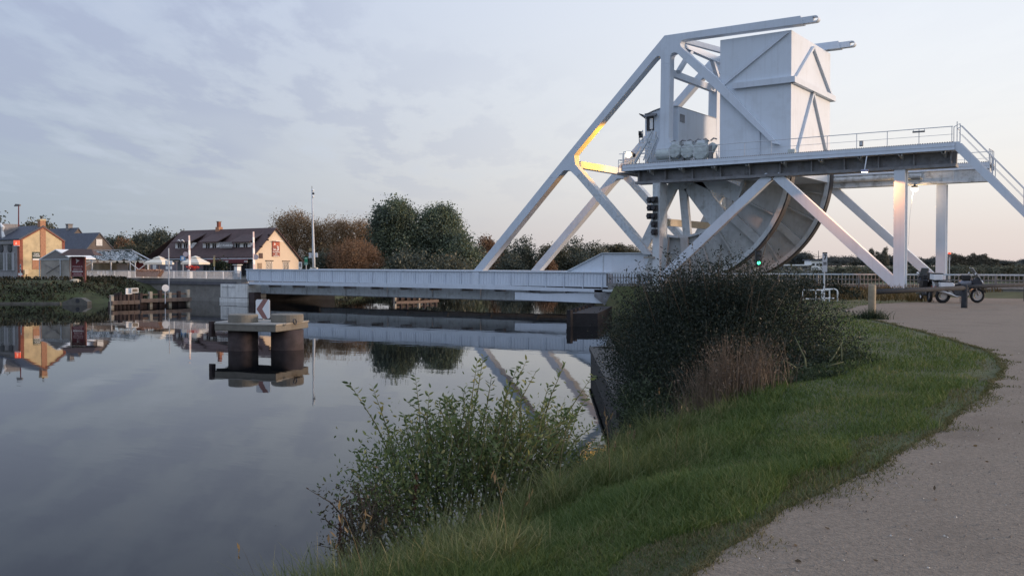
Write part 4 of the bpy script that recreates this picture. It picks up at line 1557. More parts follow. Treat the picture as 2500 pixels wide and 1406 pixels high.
# ------------------------------------------------------------------ buildings on the far bank
def gable_house(name, label, cat, X, y0, y1, yr, ze0, ze1, zr, xb, zb, wallm, roofm, over=.25, ov_side=.35, loc=None):
    """ridge along X; gable wall at X faces +X; y0..y1 the gable, yr the ridge"""
    H = thing(name, label, cat, loc or (X - 4, (y0 + y1) / 2, zb))
    MB().pyz([(y0, zb), (y1, zb), (y1, ze1), (yr, zr), (y0, ze0)], X, xb).build('wall', wallm, H)
    g = MB()
    for (ya, za), (yb, zc) in (((y0, ze0), (yr, zr)), ((y1, ze1), (yr, zr))):
        d = Vector((yb - ya, zc - za)).normalized()
        a = (ya - d.x * ov_side, za - d.y * ov_side + .01)
        g.pyz([a, (yb, zc + .01), (yb, zc + .17), (a[0], a[1] + .16)], X + over, xb - over)
    return H, g.build('roof', roofm, H)


def win(H, name, p, w, h, m, n, t=.05, frame=None, fw=.07, panes=1):
    """window on a wall; n is the outward normal (unit), p the centre"""
    n = Vector(n)
    r = Vector((-n.y, n.x, 0))
    def slab(cx, cz, ww, hh, t0, t1, mm, nm, par):
        c = Vector(p) + r * cx + U_ * cz + n * t0
        return MB().prism([c + r * (-ww / 2) + U_ * (-hh / 2), c + r * (ww / 2) + U_ * (-hh / 2), c + r * (ww / 2) + U_ * (hh / 2), c + r * (-ww / 2) + U_ * (hh / 2)], n * (t1 - t0)).build(nm, mm, par)
    o = slab(0, 0, w, h, -.03, t, frame or WHITE, name, H)
    pw = (w - fw * (panes + 1)) / panes
    for k in range(panes):
        slab(-w / 2 + fw + pw / 2 + k * (pw + fw), 0, pw, h - 2 * fw, t, t + .012, m, 'pane', o)
    return o


# the pub with the cream gable
PXG = -96.1
gz = 2.07
ap = atx(671, 556, PXG)
H, roof = gable_house('pub', 'long pub with cream gable, red sign and brown tiled roof with dormers', 'building', PXG, 80.0, 87.35, ap.y, 4.98, 4.45, ap.z - .15, -115.5, gz, CREAM, TILE, .3, .75)
S0 = 80.0
# left end: a hip in the roof, so a slanted slab closes it
MB().prism([(-115.6, ap.y, ap.z - .05), (-119.3, 79.4, 4.3), (-119.3, 88.0, 4.1)], (.2, 0, .12)).build('hip', TILE, roof)
MB().box(-119.1, -115.5, 80.0, 87.2, gz, 4.3).build('end_wall', GREYP, H)
c = atd(554, 552, 131)
ch = MB().box(c.x - .36, c.x + .36, ap.y - .3, ap.y + .35, ap.z - .5, ap.z + .35).build('chimney', BRICK, roof)
MB().box(c.x - .2, c.x + .2, ap.y - .2, ap.y + .2, ap.z + .35, ap.z + 1.05).build('chimney_pot', BRICKD, ch)
MB().box(c.x - .26, c.x + .26, ap.y - .26, ap.y + .28, ap.z + 1.05, ap.z + 1.13).build('chimney_cap', CONC, ch)
# shed dormers over the front
for a_, b_, wins in ((428, 470, (439, 454)), (495, 534, (508, 524)), (571, 612, (581, 600))):
    ysd = 80.75
    q0, q1 = aty(a_, 593, ysd), aty(b_, 608, ysd)
    D_ = MB().box(q0.x, q1.x, ysd, 83.0, q1.z, q0.z).build('dormer', WHITE, roof)
    MB().prism([(q0.x - .3, ysd - .5, q0.z - .02), (q1.x + .3, ysd - .5, q0.z - .02), (q1.x + .3, 83.2, q0.z + 1.35), (q0.x - .3, 83.2, q0.z + 1.35)], (0, 0, .14)).build('dormer_roof', TILE, roof)
    for wx in wins:
        q = aty(wx, 600.5, ysd)
        win(roof, 'window', (q.x, ysd, q.z), .95, .78, GLASS, (0, -1, 0), .04, WHITE, .07, 2)
q0, q1 = aty(537, 596, 80.3), aty(567, 604, 80.3)
MB().box(q0.x, q1.x, 80.2, 80.3, q1.z - .1, q0.z + .25).build('sign_board', GREYP, H)
g = MB().text('LES 3 PLANEURS', ((q0.x + q1.x) / 2, 80.18, q1.z + .1), (1, 0, 0), (0, 0, 1), .42)
g.build('lettering', WHITE, H)
q0, q1 = aty(497, 593, 80.6), aty(612, 593, 80.6)
# awning and shop front
q0, q1 = aty(512, 627, 79.6), aty(611, 627, 79.6)
MB().prism([(q0.x, 80.0, 4.75), (q1.x, 80.0, 4.75), (q1.x, 79.1, 4.2), (q0.x, 79.1, 4.2)], (0, 0, .05)).build('awning', WINE, H)
MB().box(q0.x, q1.x, 79.08, 79.1, 3.82, 4.24).build('awning_valance', WINE, H)
MB().text('BRASSERIE', (aty(549, 635, 79.05).x, 79.07, 3.93), (1, 0, 0), (0, 0, 1), .30).build('lettering', WHITE, H)
MB().text('GRILL', (aty(600, 635, 79.05).x, 79.07, 3.93), (1, 0, 0), (0, 0, 1), .28).build('lettering', WHITE, H)
MB().box(-115.5, -96.12, 79.96, 79.99, gz, 4.7).build('shop_front', mat('shop_front_grey', (.13, .135, .14), .7, .15, 1.5), H)
for px in (503, 528, 555, 571, 588, 602):
    q = aty(px, 650, 79.9)
    win(H, 'window', (q.x, 79.95, 3.05), 1.3, 1.75, GLASS, (0, -1, 0), .04, GREYP, .08, 2)
MB().box(-115.8, -95.6, 79.2, 79.3, 4.33, 4.45).build('gutter', FRAME, roof)
# gable wall details
def gp_(px, py):
    return atx(px, py, PXG)
a, b = gp_(664, 588.5), gp_(682, 626)
MB().box(PXG + .005, PXG + .10, a.y, b.y, b.z, a.z).build('sign_panel', mat('sign_red_brown', (.26, .055, .035), .6, .1, 2), H)
MB().box(PXG + .10, PXG + .112, a.y + .02, b.y - .02, a.z - .62, a.z - .02).build('sign_top', mat('sign_orange_red', (.45, .09, .045), .6, .15, 3), H)
yc = (a.y + b.y) / 2; hw = (b.y - a.y)
MB().box(PXG + .1, PXG + .6, a.y + .1, b.y + .15, a.z - .05, a.z + .02).build('sign_lamp', WHITE, H)
for body, z, s in (('3', a.z - 1.22, .85), ('PLANEURS', a.z - 1.48, .235), ('BAR', a.z - 1.75, .20), ('BRASSERIE', a.z - 2.0, .195)):
    MB().text(body, (PXG + .118, yc + (.25 if body == '3' else 0), z), (0, 1, 0), (0, 0, 1), s, .006).build('lettering', WHITE, H)
MB().text('les', (PXG + .118, a.y + .34, a.z - 1.2), (0, 1, 0), (0, 0, 1), .42, .006).build('lettering', WHITE, H)
MB().prism([(PXG + .113, a.y + .22, a.z - .55), (PXG + .113, a.y + .52, a.z - .45), (PXG + .113, a.y + .35, a.z - .2)], (.006, 0, 0)).build('emblem', WHITE, H)
for pl, pr, pt in ((649.5, 665.5, 638), (690.5, 706, 639)):
    a, b = gp_(pl, pt), gp_(pr, 670)
    win(H, 'window', (PXG, (a.y + b.y) / 2, (a.z + b.z) / 2), (b.y - a.y), a.z - b.z, GLASS, (1, 0, 0), .03, mat('window_frame_pale', (.58, .52, .45), .6), .09, 2)
    MB().box(PXG, PXG + .12, a.y - .1, b.y + .1, a.z + .02, a.z + .14).build('lintel', BROWNW, H)
a, b = gp_(631.5, 618), gp_(641.5, 631)
win(H, 'window', (PXG, (a.y + b.y) / 2, (a.z + b.z) / 2), b.y - a.y, a.z - b.z, mat('brown_shutter', (.075, .04, .032), .7), (1, 0, 0), .03, mat('brown_shutter', (.075, .04, .032), .7), .05, 1)
a, b = gp_(629, 642), gp_(639, 657)
MB().box(PXG, PXG + .06, a.y, b.y, b.z, a.z).build('menu_board', mat('tan_board', (.30, .21, .14), .7, .2, 6), H)
for px, py in ((654.5, 575), (649.5, 587.5), (634, 604), (687, 575), (699, 590), (713, 607)):
    q = gp_(px, py)
    MB().box(PXG, PXG + .45, q.y - .09, q.y + .09, q.z - .02, q.z + .16).build('purlin_end', TIMBD, roof)
MB().box(PXG - .1, PXG + .15, 80.0, 80.35, gz, 4.6).build('corner_post', CREAM, H) if False else None
# terrace clutter in front of the pub
T = thing('terrace_planter', 'dark bushy planter on the pub terrace beside a yellow panel', 'planter', (0, 0, 0))
c = atd(535, 655, 116); T.location = (c.x, c.y, 2.05); ORG[T.name] = T.location.copy()
MB().box(c.x - 1.4, c.x + 1.4, c.y - .25, c.y + .25, 2.05, 2.7).build('box', TIMBD, T)
P = np.array(c) + rgf.normal(0, 1, (900, 3)) * np.array([.9, .3, .35]) + np.array([0, 0, .35])
fast('foliage', quads(rgf, P, rgf.normal(0, 1, (900, 3)), .22, .6), leafmat('dark_shrub_leaf', (.012, .02, .012), (.03, .045, .025), None, .3, 2), T)
T, p = board_thing('yellow_panel', 'narrow yellow panel standing by the dark terrace planter', 'sign', 522.5, 637, 115, .22, 1.3, mat('yellow_panel_paint', (.42, .33, .16), .7), 2.05)
decal(T, 'top_band', p, -.1, .1, .45, .6, GREYP)
T = thing('white_kiosk_lamp', 'white lantern like box in front of the pub doorway', 'lantern', (0, 0, 0))
c = atd(580, 650, 112); T.location = (c.x, c.y, 2.05); ORG[T.name] = T.location.copy()
MB().box(c.x - .3, c.x + .3, c.y - .3, c.y + .3, 2.05, 3.55).build('case', GREYP, T)
MB().box(c.x - .18, c.x + .33, c.y - .33, c.y + .2, 2.6, 3.35).build('panel', WHITE, T)
MB().box(c.x - .4, c.x + .4, c.y - .4, c.y + .4, 3.55, 3.62).build('lid', WHITE, T)

# stone house with the brick chimney stack on its gable
HX = -99.7
ap = atx(105, 554, HX)
H, roof = gable_house('stone_house', 'cream stone house with a brick chimney band up its gable', 'building', HX, 52.0, 56.85, ap.y, 6.2, 6.15, ap.z, -113, 2.0, STONE, SLATE, .06, .12)
a, b = atx(97.5, 538, HX), atx(112, 645, HX)
cb_ = MB().box(HX - .5, HX + .05, a.y, b.y, 3.2, ap.z + .65).build('chimney', BRICK, H)
MB().box(HX - .55, HX + .09, a.y - .05, b.y + .05, ap.z + .65, ap.z + .82).build('chimney_cap', STONE, cb_)
MB().lathe([(.12, 0), (.10, .3), (.12, .35)], (HX - .25, a.y + .3, ap.z + .82), (0, 0, 1), 10).build('chimney_pot', DARK, cb_)
a2 = atx(118, 645, HX)
MB().box(HX + .002, HX + .04, a.y - .9, a2.y, 3.1, 4.3).build('brick_patch', BRICK, H)
MB().box(HX - .4, HX + .03, 51.93, 52.3, 2.0, 6.25).build('quoins', BRICKD, H)
MB().box(HX - .4, HX + .03, 56.6, 56.9, 2.0, 6.2).build('quoins', BRICKD, H)
for (ya, za), (yb, zc) in (((52.0, 6.2), (ap.y, ap.z)), ((56.85, 6.15), (ap.y, ap.z))):
    MB().bar((HX + .04, ya, za - .06), (HX + .04, yb, zc - .06), .10, .16, (1, 0, 0)).build('verge', BRICKD, roof)
MB().box(-113, HX - .42, 51.95, 52.0, 2.0, 6.1).build('front_render', RENDR, H)
MB().box(-113, HX - .42, 51.8, 52.0, 5.75, 5.95).build('cornice', GREYP, H)
for px in (4, 25):
    q = aty(px, 640, 51.95)
    w_o = win(H, 'window', (q.x, 51.93, 3.9), .85, 1.9, GLASS, (0, -1, 0), .04, mat('grey_frame', (.22, .22, .23), .7), .09, 2)
    for s in (-.72, .72):
        MB().box(q.x + s - .24, q.x + s + .24, 51.87, 51.93, 2.95, 4.85).build('shutter', mat('pale_shutter', (.36, .36, .37), .7, .1, 3), H)
    MB().lathe([(.01, 0), (.45, 0), (.42, .06), (.01, .07)], (q.x, 51.93, 5.3), (0, -1, 0), 16).build('roundel', DARK, H)
q = aty(2, 570, 52.4)
dm = MB().box(q.x - 1.3, q.x + .55, 52.35, 54, 5.9, 8.0).build('dormer', RENDR, roof)
MB().tube([(q.x + .6, 52.3, 5.95), (q.x + .75, 52.3, 6.6), (q.x + .55, 52.3, 7.2), (q.x + .65, 52.3, 7.6), (q.x + .2, 52.3, 8.0)], [.14, .18, .12, .2, .1], 8).build('volute', WHITE, dm)
q = atd(26, 550, 113)
c2 = MB().lathe([(.45, -.2), (.5, 0), (.5, .5), (.55, .55), (.5, .6)], (q.x, ap.y, ap.z + .1), (0, 0, 1), 12).build('chimney', mat('orange_chimney', (.38, .17, .10), .8, .15, 4), roof)
MB().lathe([(.14, .6), (.11, .95), (.13, 1.0)], (q.x + .1, ap.y, ap.z + .1), (0, 0, 1), 10).build('chimney_pot', BRICKD, c2)
MB().tube([(q.x - .8, ap.y, ap.z), (q.x - .8, ap.y, ap.z + 2.6)], .02, 4).build('aerial', DARK, roof)
# lit sign hung on the house front
T = thing('lit_shop_sign', 'small glowing red square sign at the corner of the stone house', 'sign', (0, 0, 0))
p = atx(39.5, 593.5, HX + .5); p = atd(39.5, 593, 99.2)
T.location = p; ORG[T.name] = p.copy()
MB().prism([p + R_ * -.28 + U_ * -.26, p + R_ * .28 + U_ * -.26, p + R_ * .28 + U_ * .26, p + R_ * -.28 + U_ * .26], -Nf * .12).build('box', SIGNL, T)
MB().prism([p + R_ * -.12 + U_ * -.15 + Nf * .004, p + R_ * .12 + U_ * -.15 + Nf * .004, p + U_ * .14 + Nf * .004], Nf * .004).build('mark', emit('sign_mark', (1, .45, .3), .9), T)
MB().prism([p + R_ * -.28 + U_ * -.33, p + R_ * .28 + U_ * -.33, p + R_ * .28 + U_ * -.26, p + R_ * -.28 + U_ * -.26], -Nf * .12).build('base_trim', WHITE, T)
T = thing('wall_sign', 'dark green and white wall sign on the stone house gable', 'sign', (0, 0, 0))
a, b = atx(80, 615, HX + .06), atx(97, 635, HX + .06)
T.location = (HX, (a.y + b.y) / 2, b.z); ORG[T.name] = T.location.copy()
MB().box(HX + .045, HX + .09, a.y, b.y, b.z + .16, a.z).build('board', mat('sign_dark_green', (.02, .045, .035), .6), T)
MB().box(HX + .045, HX + .10, a.y - .02, b.y + .02, b.z, b.z + .15).build('lower_panel', WHITE, T)
MB().text('CAFE', (HX + .098, (a.y + b.y) / 2, a.z - .32), (0, 1, 0), (0, 0, 1), .24, .006).build('lettering', WHITE, T)
MB().text('GONDREE', (HX + .098, (a.y + b.y) / 2, a.z - .5), (0, 1, 0), (0, 0, 1), .165, .006).build('lettering', WHITE, T)
T = thing('notice_board', 'cream notice board at the foot of the stone house gable', 'sign', (0, 0, 0))
a, b = atx(61, 658, HX + .4), atx(70, 669.5, HX + .4)
T.location = (HX + .4, a.y, b.z); ORG[T.name] = T.location.copy()
MB().box(HX + .3, HX + .36, a.y, b.y, b.z, a.z).build('board', mat('cream_board', (.60, .50, .33), .7), T)
MB().box(HX + .22, HX + .3, a.y + .2, a.y + .26, 2.0, a.z).build('post', TIMB, T)

# two slate roofed houses behind
for lab, X, pr, pl, pri, py_e, zr_px, lx, wm in (
        ('dark slate roofed house with a chimney, right behind the stone house', -118, (191, 559), (165, 590), (206, 580), None, None, -131, BROWNW),
        ('dark slate roofed house whose brown gable has one white window', -112, (243, 571), (209, 612), (279, 612), None, None, -124, BROWNW)):
    r_, l_, e_ = atx(*pr, X), atx(*pl, X), atx(*pri, X)
    zb = 2.0
    H, roof = gable_house('slate_house', lab, 'building', X, l_.y, e_.y, r_.y, l_.z, e_.z, r_.z, lx, zb, wm, SLATE, .1, .3)
    if 'window' in lab:
        q = atx(242, 592, X)
        win(H, 'window', (X, q.y, q.z), .95, .95, mat('white_blind', (.62, .62, .60), .6), (1, 0, 0), .03, mat('dark_frame', (.05, .045, .045), .6), .06, 1)
    else:
        q = aty(169, 553, r_.y)
        MB().box(q.x - .3, q.x + .3, r_.y - .3, r_.y + .3, r_.z - .2, r_.z + .6).build('chimney', GREYP, roof)
        MB().box(q.x - .36, q.x + .36, r_.y - .36, r_.y + .36, r_.z + .6, r_.z + .7).build('chimney_cap', BROWNW, roof)

# grey marquee, its gable towards the canal bank
Ym = 52.6
a, r_, e_ = aty(97, 634, Ym), aty(136, 611, Ym), aty(175, 633, Ym)
T = thing('marquee', 'grey gabled marquee with a white roof slope beside the stone house', 'tent', (r_.x, Ym + 2, 1.9))
MB().pxz([(a.x, a.z), (e_.x, e_.z), (r_.x, r_.z)], Ym, Ym + .05).build('gable_panel', mat('marquee_grey', (.19, .18, .175), .8, .1, 2), T)
MB().box(a.x + .1, e_.x - .1, Ym + .02, Ym + .06, 2.0, a.z).build('end_wall', mat('marquee_clear', (.30, .27, .23), .5, .3, .9), T)
g = MB()
for p, q in ((a, r_), (e_, r_)):
    g.pxz([(p.x, p.z), (q.x, q.z), (q.x, q.z + .1), (p.x, p.z + .1)], Ym - .04, Ym + 2.6)
g.build('roof', WHITE, T)
for x in (a.x, r_.x + .9, e_.x):
    MB().box(x - .05, x + .05, Ym - .06, Ym, 1.0, a.z).build('pole', FRAME, T)
MB().bar((a.x, Ym - .03, a.z), (e_.x, Ym - .03, e_.z), .07, .07).build('eave_rail', FRAME, T)
for p, q in (((108, 645), (150, 668)), ((148, 645), (112, 668))):
    MB().bar(aty(*p, Ym - .03), aty(*q, Ym - .03), .04, .04).build('guy_brace', GREYP, T)

# camouflage-netted pavilion
Yp = 62.6
T = thing('net_pavilion', 'open pavilion under a grey white camouflage net roof', 'pavilion', (-98, Yp, 2.05))
lo_l, lo_r, up_r, up_l = aty(207, 636, Yp), aty(371, 637, Yp), aty(324, 612, Yp + 2.6), aty(200, 611, Yp + 2.6)
CAMO = bpy.data.materials.new('camouflage_net')
CAMO.use_nodes = True
nt = CAMO.node_tree
b_ = nt.nodes['Principled BSDF']; b_.inputs['Roughness'].default_value = .9
geo_ = nt.nodes.new('ShaderNodeNewGeometry')
mp_ = nt.nodes.new('ShaderNodeMapping'); mp_.inputs['Scale'].default_value = (1.0, .7, 2.2); mp_.inputs['Rotation'].default_value = (0.2, .5, .4)
nt.links.new(geo_.outputs['Position'], mp_.inputs[0])
nz_ = nt.nodes.new('ShaderNodeTexNoise'); nz_.inputs['Scale'].default_value = 2.6; nz_.inputs['Detail'].default_value = 3; nz_.inputs['Distortion'].default_value = .8
nt.links.new(mp_.outputs[0], nz_.inputs[0])
rp_ = nt.nodes.new('ShaderNodeValToRGB'); rp_.color_ramp.interpolation = 'CONSTANT'
e = rp_.color_ramp.elements
e[0].position, e[0].color = 0, (.06, .075, .07, 1)
e[1].position, e[1].color = .42, (.13, .15, .15, 1)
k_ = e.new(.52); k_.color = (.66, .66, .64, 1)
k_ = e.new(.62); k_.color = (.10, .12, .115, 1)
nt.links.new(nz_.outputs[0], rp_.inputs[0]); nt.links.new(rp_.outputs[0], b_.inputs['Base Color'])
NXN = 60
g = MB()
vs, fs = [], []
rgp = np.random.default_rng(12)
for j in range(7):
    v = j / 6
    A_, B_ = lo_l.lerp(up_l, v), lo_r.lerp(up_r, v)
    for i in range(NXN + 1):
        u = i / NXN
        p = A_.lerp(B_, u)
        sag = -.25 * math.sin(math.pi * v) - (.28 * abs(math.sin(u * math.pi * 5)) if j == 0 else .08 * abs(math.sin(u * math.pi * 5)))
        vs.append(p + U_ * (sag + .25 * (j == 0) + rgp.normal(0, .05)))
for j in range(6):
    for i in range(NXN):
        k = j * (NXN + 1) + i
        fs.append((k, k + 1, k + NXN + 2, k + NXN + 1))
g.add(vs, fs)
g.build('net_roof', CAMO, T)
MB().box(up_l.x, up_r.x, Yp + 2.5, Yp + 2.6, up_l.z - .05, up_l.z).build('ridge_pole', FRAME, T)
vals = MB()
for i in range(10):
    q0, q1 = lo_l.lerp(lo_r, i / 10 + .004), lo_l.lerp(lo_r, (i + 1) / 10 - .004)
    m_ = (q0 + q1) / 2
    vals.prism([q0, q1, m_ + U_ * -.22 + (q1 - q0) * .25, m_ + U_ * -.22 - (q1 - q0) * .25], (0, .03, 0))
vals.build('scalloped_edge', CANVAS, T)
for px in (225, 271, 318, 330, 361):
    q = aty(px, 640, Yp)
    MB().box(q.x - .05, q.x + .05, Yp - .05, Yp + .05, 2.05, lo_l.z).build('pole', FRAME, T)
for a_, b_ in (((318, 642), (346, 664)), ((362, 640), (332, 664)), ((226, 640), (211, 649)), ((212, 665), (224, 672))):
    MB().bar(aty(*a_, Yp - .06), aty(*b_, Yp - .06), .07, .07).build('cross_brace', WHITE, T)
MB().bar(lo_r, up_r, .09, .09).build('verge_pole', FRAME, T)
q0, q1 = aty(222, 640, Yp + 2.5), aty(366, 640, Yp + 2.5)
MB().box(q0.x, q1.x, Yp + 2.45, Yp + 2.5, 2.05, lo_l.z - .3).build('back_wall', mat('pavilion_screen', (.29, .275, .22), .8, .3, 1.0), T)
q0, q1 = aty(285, 640, Yp + 1.2), aty(312, 640, Yp + 1.2)
MB().box(q0.x, q1.x, Yp + 1.2, Yp + 1.25, 2.05, lo_l.z - .35).build('side_screen', mat('pale_screen', (.33, .31, .30), .8, .1, 2), T)
q0, q1 = aty(330, 646, Yp + 1.0), aty(352, 646, Yp + 1.0)
MB().box(q0.x, q1.x, Yp + 1.0, Yp + 1.05, 2.05, lo_l.z - .2).build('red_banner', mat('banner_red', (.17, .025, .03), .7, .4, 2), T)
for i, px in enumerate((236, 248, 258)):
    C_ = thing('terrace_chair', 'white terrace chair under the net pavilion, ' + ('nearest the red info board', 'the middle of three', 'farthest from the red info board')[i], 'chair', (0, 0, 0), 'white chairs under the net pavilion')
    q = aty(px, 680, Yp - .6)
    C_.location = (q.x, Yp - .6, 2.07); ORG[C_.name] = C_.location.copy()
    MB().box(q.x - .22, q.x + .22, Yp - .82, Yp - .38, 2.5, 2.54).build('seat', WHITE, C_)
    MB().box(q.x - .22, q.x + .22, Yp - .40, Yp - .36, 2.56, 2.95).build('backrest', WHITE, C_)
    for sx_, sy_ in ((-.2, -.8), (.2, -.8), (-.2, -.4), (.2, -.4)):
        MB().box(q.x + sx_ - .02, q.x + sx_ + .02, Yp + sy_ - .02, Yp + sy_ + .02, 2.07, 2.5).build('leg', WHITE, C_)
# grey lean-to stretch behind the parasols
T = thing('terrace_shelter', 'low grey shelter wall behind the left parasol', 'shelter', (-104, 74, 2.05))
q0, q1 = aty(352, 650, 74), aty(430, 650, 74)
MB().box(q0.x, q1.x, 74, 74.2, 2.05, 4.0).build('wall', mat('lilac_render', (.20, .18, .20), .8, .12, 2), T)
MB().box(q0.x, q1.x, 73.8, 74.4, 4.0, 4.1).build('coping', GREYP, T)
q = aty(376, 655, 73.9)
MB().box(q.x - .35, q.x + .35, 73.95, 74.0, 2.9, 3.6).build('notice', WHITE, T)
MB().box(q.x - .7, q.x + .7, 73.95, 74.0, 3.7, 3.9).build('dark_letter_band', DARK, T)

# red roofed information board by the slope
IB = thing('information_board', 'wine red roofed information board with a white winged emblem', 'sign', (0, 0, 0))
Db = 92.5
a, b = atd(175, 675, Db), atd(205, 628, Db)
c = (a + b) / 2
IB.location = (c.x, c.y, 1.9); ORG[IB.name] = IB.location.copy()
w_, h_ = (b - a).dot(R_), b.z - a.z
def bq(x0, x1, z0, z1, d0, d1, m, nm):
    o_ = Vector((a.x, a.y, 0))
    return MB().prism([a + R_ * x0 + U_ * z0 + Nf * d0, a + R_ * x1 + U_ * z0 + Nf * d0, a + R_ * x1 + U_ * z1 + Nf * d0, a + R_ * x0 + U_ * z1 + Nf * d0], Nf * (d1 - d0)).build(nm, m, IB)
bq(0, w_, 0, h_, 0, .06, WINE, 'panel')
bq(0, w_, h_, h_ + .08, -.02, .1, WHITE, 'top_strip')
bq(-.16, 0, -.6, h_ + .05, -.08, .1, mat('post_tan', (.34, .22, .16), .8, .15, 3), 'post')
bq(w_, w_ + .16, -.6, h_ + .05, -.08, .1, mat('post_red', (.22, .09, .07), .8, .15, 3), 'post')
bq(-.04, -.005, h_ * .25, h_ * .98, .10, .12, WHITE, 'edge_trim')
def it(body, z, s):
    o_ = a + R_ * (w_ / 2) + U_ * z + Nf * .065
    MB().text(body, o_, R_, U_, s, .006).build('lettering', mat('faded_letters', (.48, .36, .36), .7), IB)
it('PEGASUS', h_ * .47, .24); it('BRIDGE', h_ * .33, .24); it('MUSEUM', h_ * .10, .20)
bq(.1, w_ - .1, h_ * .235, h_ * .275, .061, .07, WHITE, 'rule')
bq(.1, w_ - .1, h_ * .03, h_ * .055, .061, .07, mat('faded_letters', (.48, .36, .36), .7), 'rule')
em = [(.38, .66), (.42, .78), (.36, .93), (.52, .86), (.66, .84), (.60, .78), (.52, .76), (.44, .70)]
MB().prism([a + R_ * (w_ * x) + U_ * (h_ * y) + Nf * .07 for x, y in em], -Nf * .008).build('winged_emblem', mat('emblem_grey', (.55, .52, .52), .6), IB)
# hipped roof over it
c0 = a + R_ * (w_ / 2 + .3) + U_ * (h_ + .18)
ew, ed, rw, rh = 1.75, 1.0, 1.05, .62
vs = [c0 + R_ * (sx_ * ew) + Nf * (sy_ * ed) for sx_, sy_ in ((-1, 1), (1, 1), (1, -1), (-1, -1))] + [c0 + R_ * -rw + U_ * rh, c0 + R_ * rw + U_ * rh]
MB().add(vs, [(0, 1, 5, 4), (1, 2, 5), (2, 3, 4, 5), (3, 0, 4), (3, 2, 1, 0)]).build('roof', mat('brown_shingle', (.085, .055, .05), .8, .2, 6), IB)
ST = thing('pale_stone', 'pale boulder at the foot of the red information board', 'stone', (0, 0, 0))
c = a + R_ * (w_ / 2) + U_ * -.45 + Nf * .5
ST.location = c; ORG[ST.name] = c.copy()
MB().lathe([(.3, -.25), (.5, -.1), (.48, .1), (.25, .22), (.02, .24)], c, (0.1, 0, 1), 11).build('boulder', mat('pale_limestone', (.52, .46, .35), .9, .15, 3, bump=.4), ST)
# outfall in the far slope
OF = thing('concrete_outfall', 'low concrete outfall with a dark pipe mouth in the far bank', 'outfall', (0, 0, 0))
p = atz(188, 738, .25)
OF.location = p; ORG[OF.name] = p.copy()
MB().prism([p + R_ * -1.3 + U_ * -.6, p + R_ * .9 + U_ * -.6, p + R_ * .9 + U_ * .05, p + R_ * .35 + U_ * .38, p + R_ * -.3 + U_ * .40, p + R_ * -1.3 + U_ * .02], -Nf * .9).build('headwall', mat('outfall_concrete', (.12, .115, .10), .9, .2, 3, bump=.4), OF)
MB().lathe([(.02, -.01), (.19, 0), (.19, .02), (.02, .021)], p + R_ * .05 + U_ * .12 + Nf * .0, Nf, 14).build('pipe_mouth', DARK, OF)
KE = thing('bank_edging', 'thin pale concrete edging along the far waterline', 'kerb', (0, 0, 0))
g = MB()
for (p, q) in (((-87.6, -40), (-87.2, 43.4)), ((-87.2, 43.4), (-82.9, 46.8))):
    o_ = off(q, p, .35)
    g.prism([(p[0], p[1], -.3), (q[0], q[1], -.3), (q[0] + o_.x, q[1] + o_.y, -.3), (p[0] + o_.x, p[1] + o_.y, -.3)], (0, 0, .46))
g.build('edging', mat('edging_concrete', (.13, .12, .10), .9, .25, 3), KE)

# ------------------------------------------------------------------ trees
rt = np.random.default_rng(101)


def crown_points(rng, lobes, n, shell=.55, gap=0.0):
    L_ = np.array(lobes, float)
    w = L_[:, 3] * L_[:, 4] + L_[:, 3] * L_[:, 5]
    k = rng.choice(len(L_), n, p=w / w.sum())
    d = unit(rng.normal(0, 1, (n, 3)))
    r = shell + (1.05 - shell) * rng.random(n) ** .7
    r *= 1 + rng.normal(0, .07, n)
    P = L_[k, :3] + d * L_[k, 3:] * r[:, None]
    return P, d


def clumpy(rng, P, d, n_c, spread, jit=1.0):
    """gather points round random clump centres so the outline breaks up"""
    c = rng.choice(len(P), n_c, replace=False)
    k = rng.integers(0, n_c, len(P))
    return P[c][k] + rng.normal(0, spread, P.shape) * jit, d[c][k]


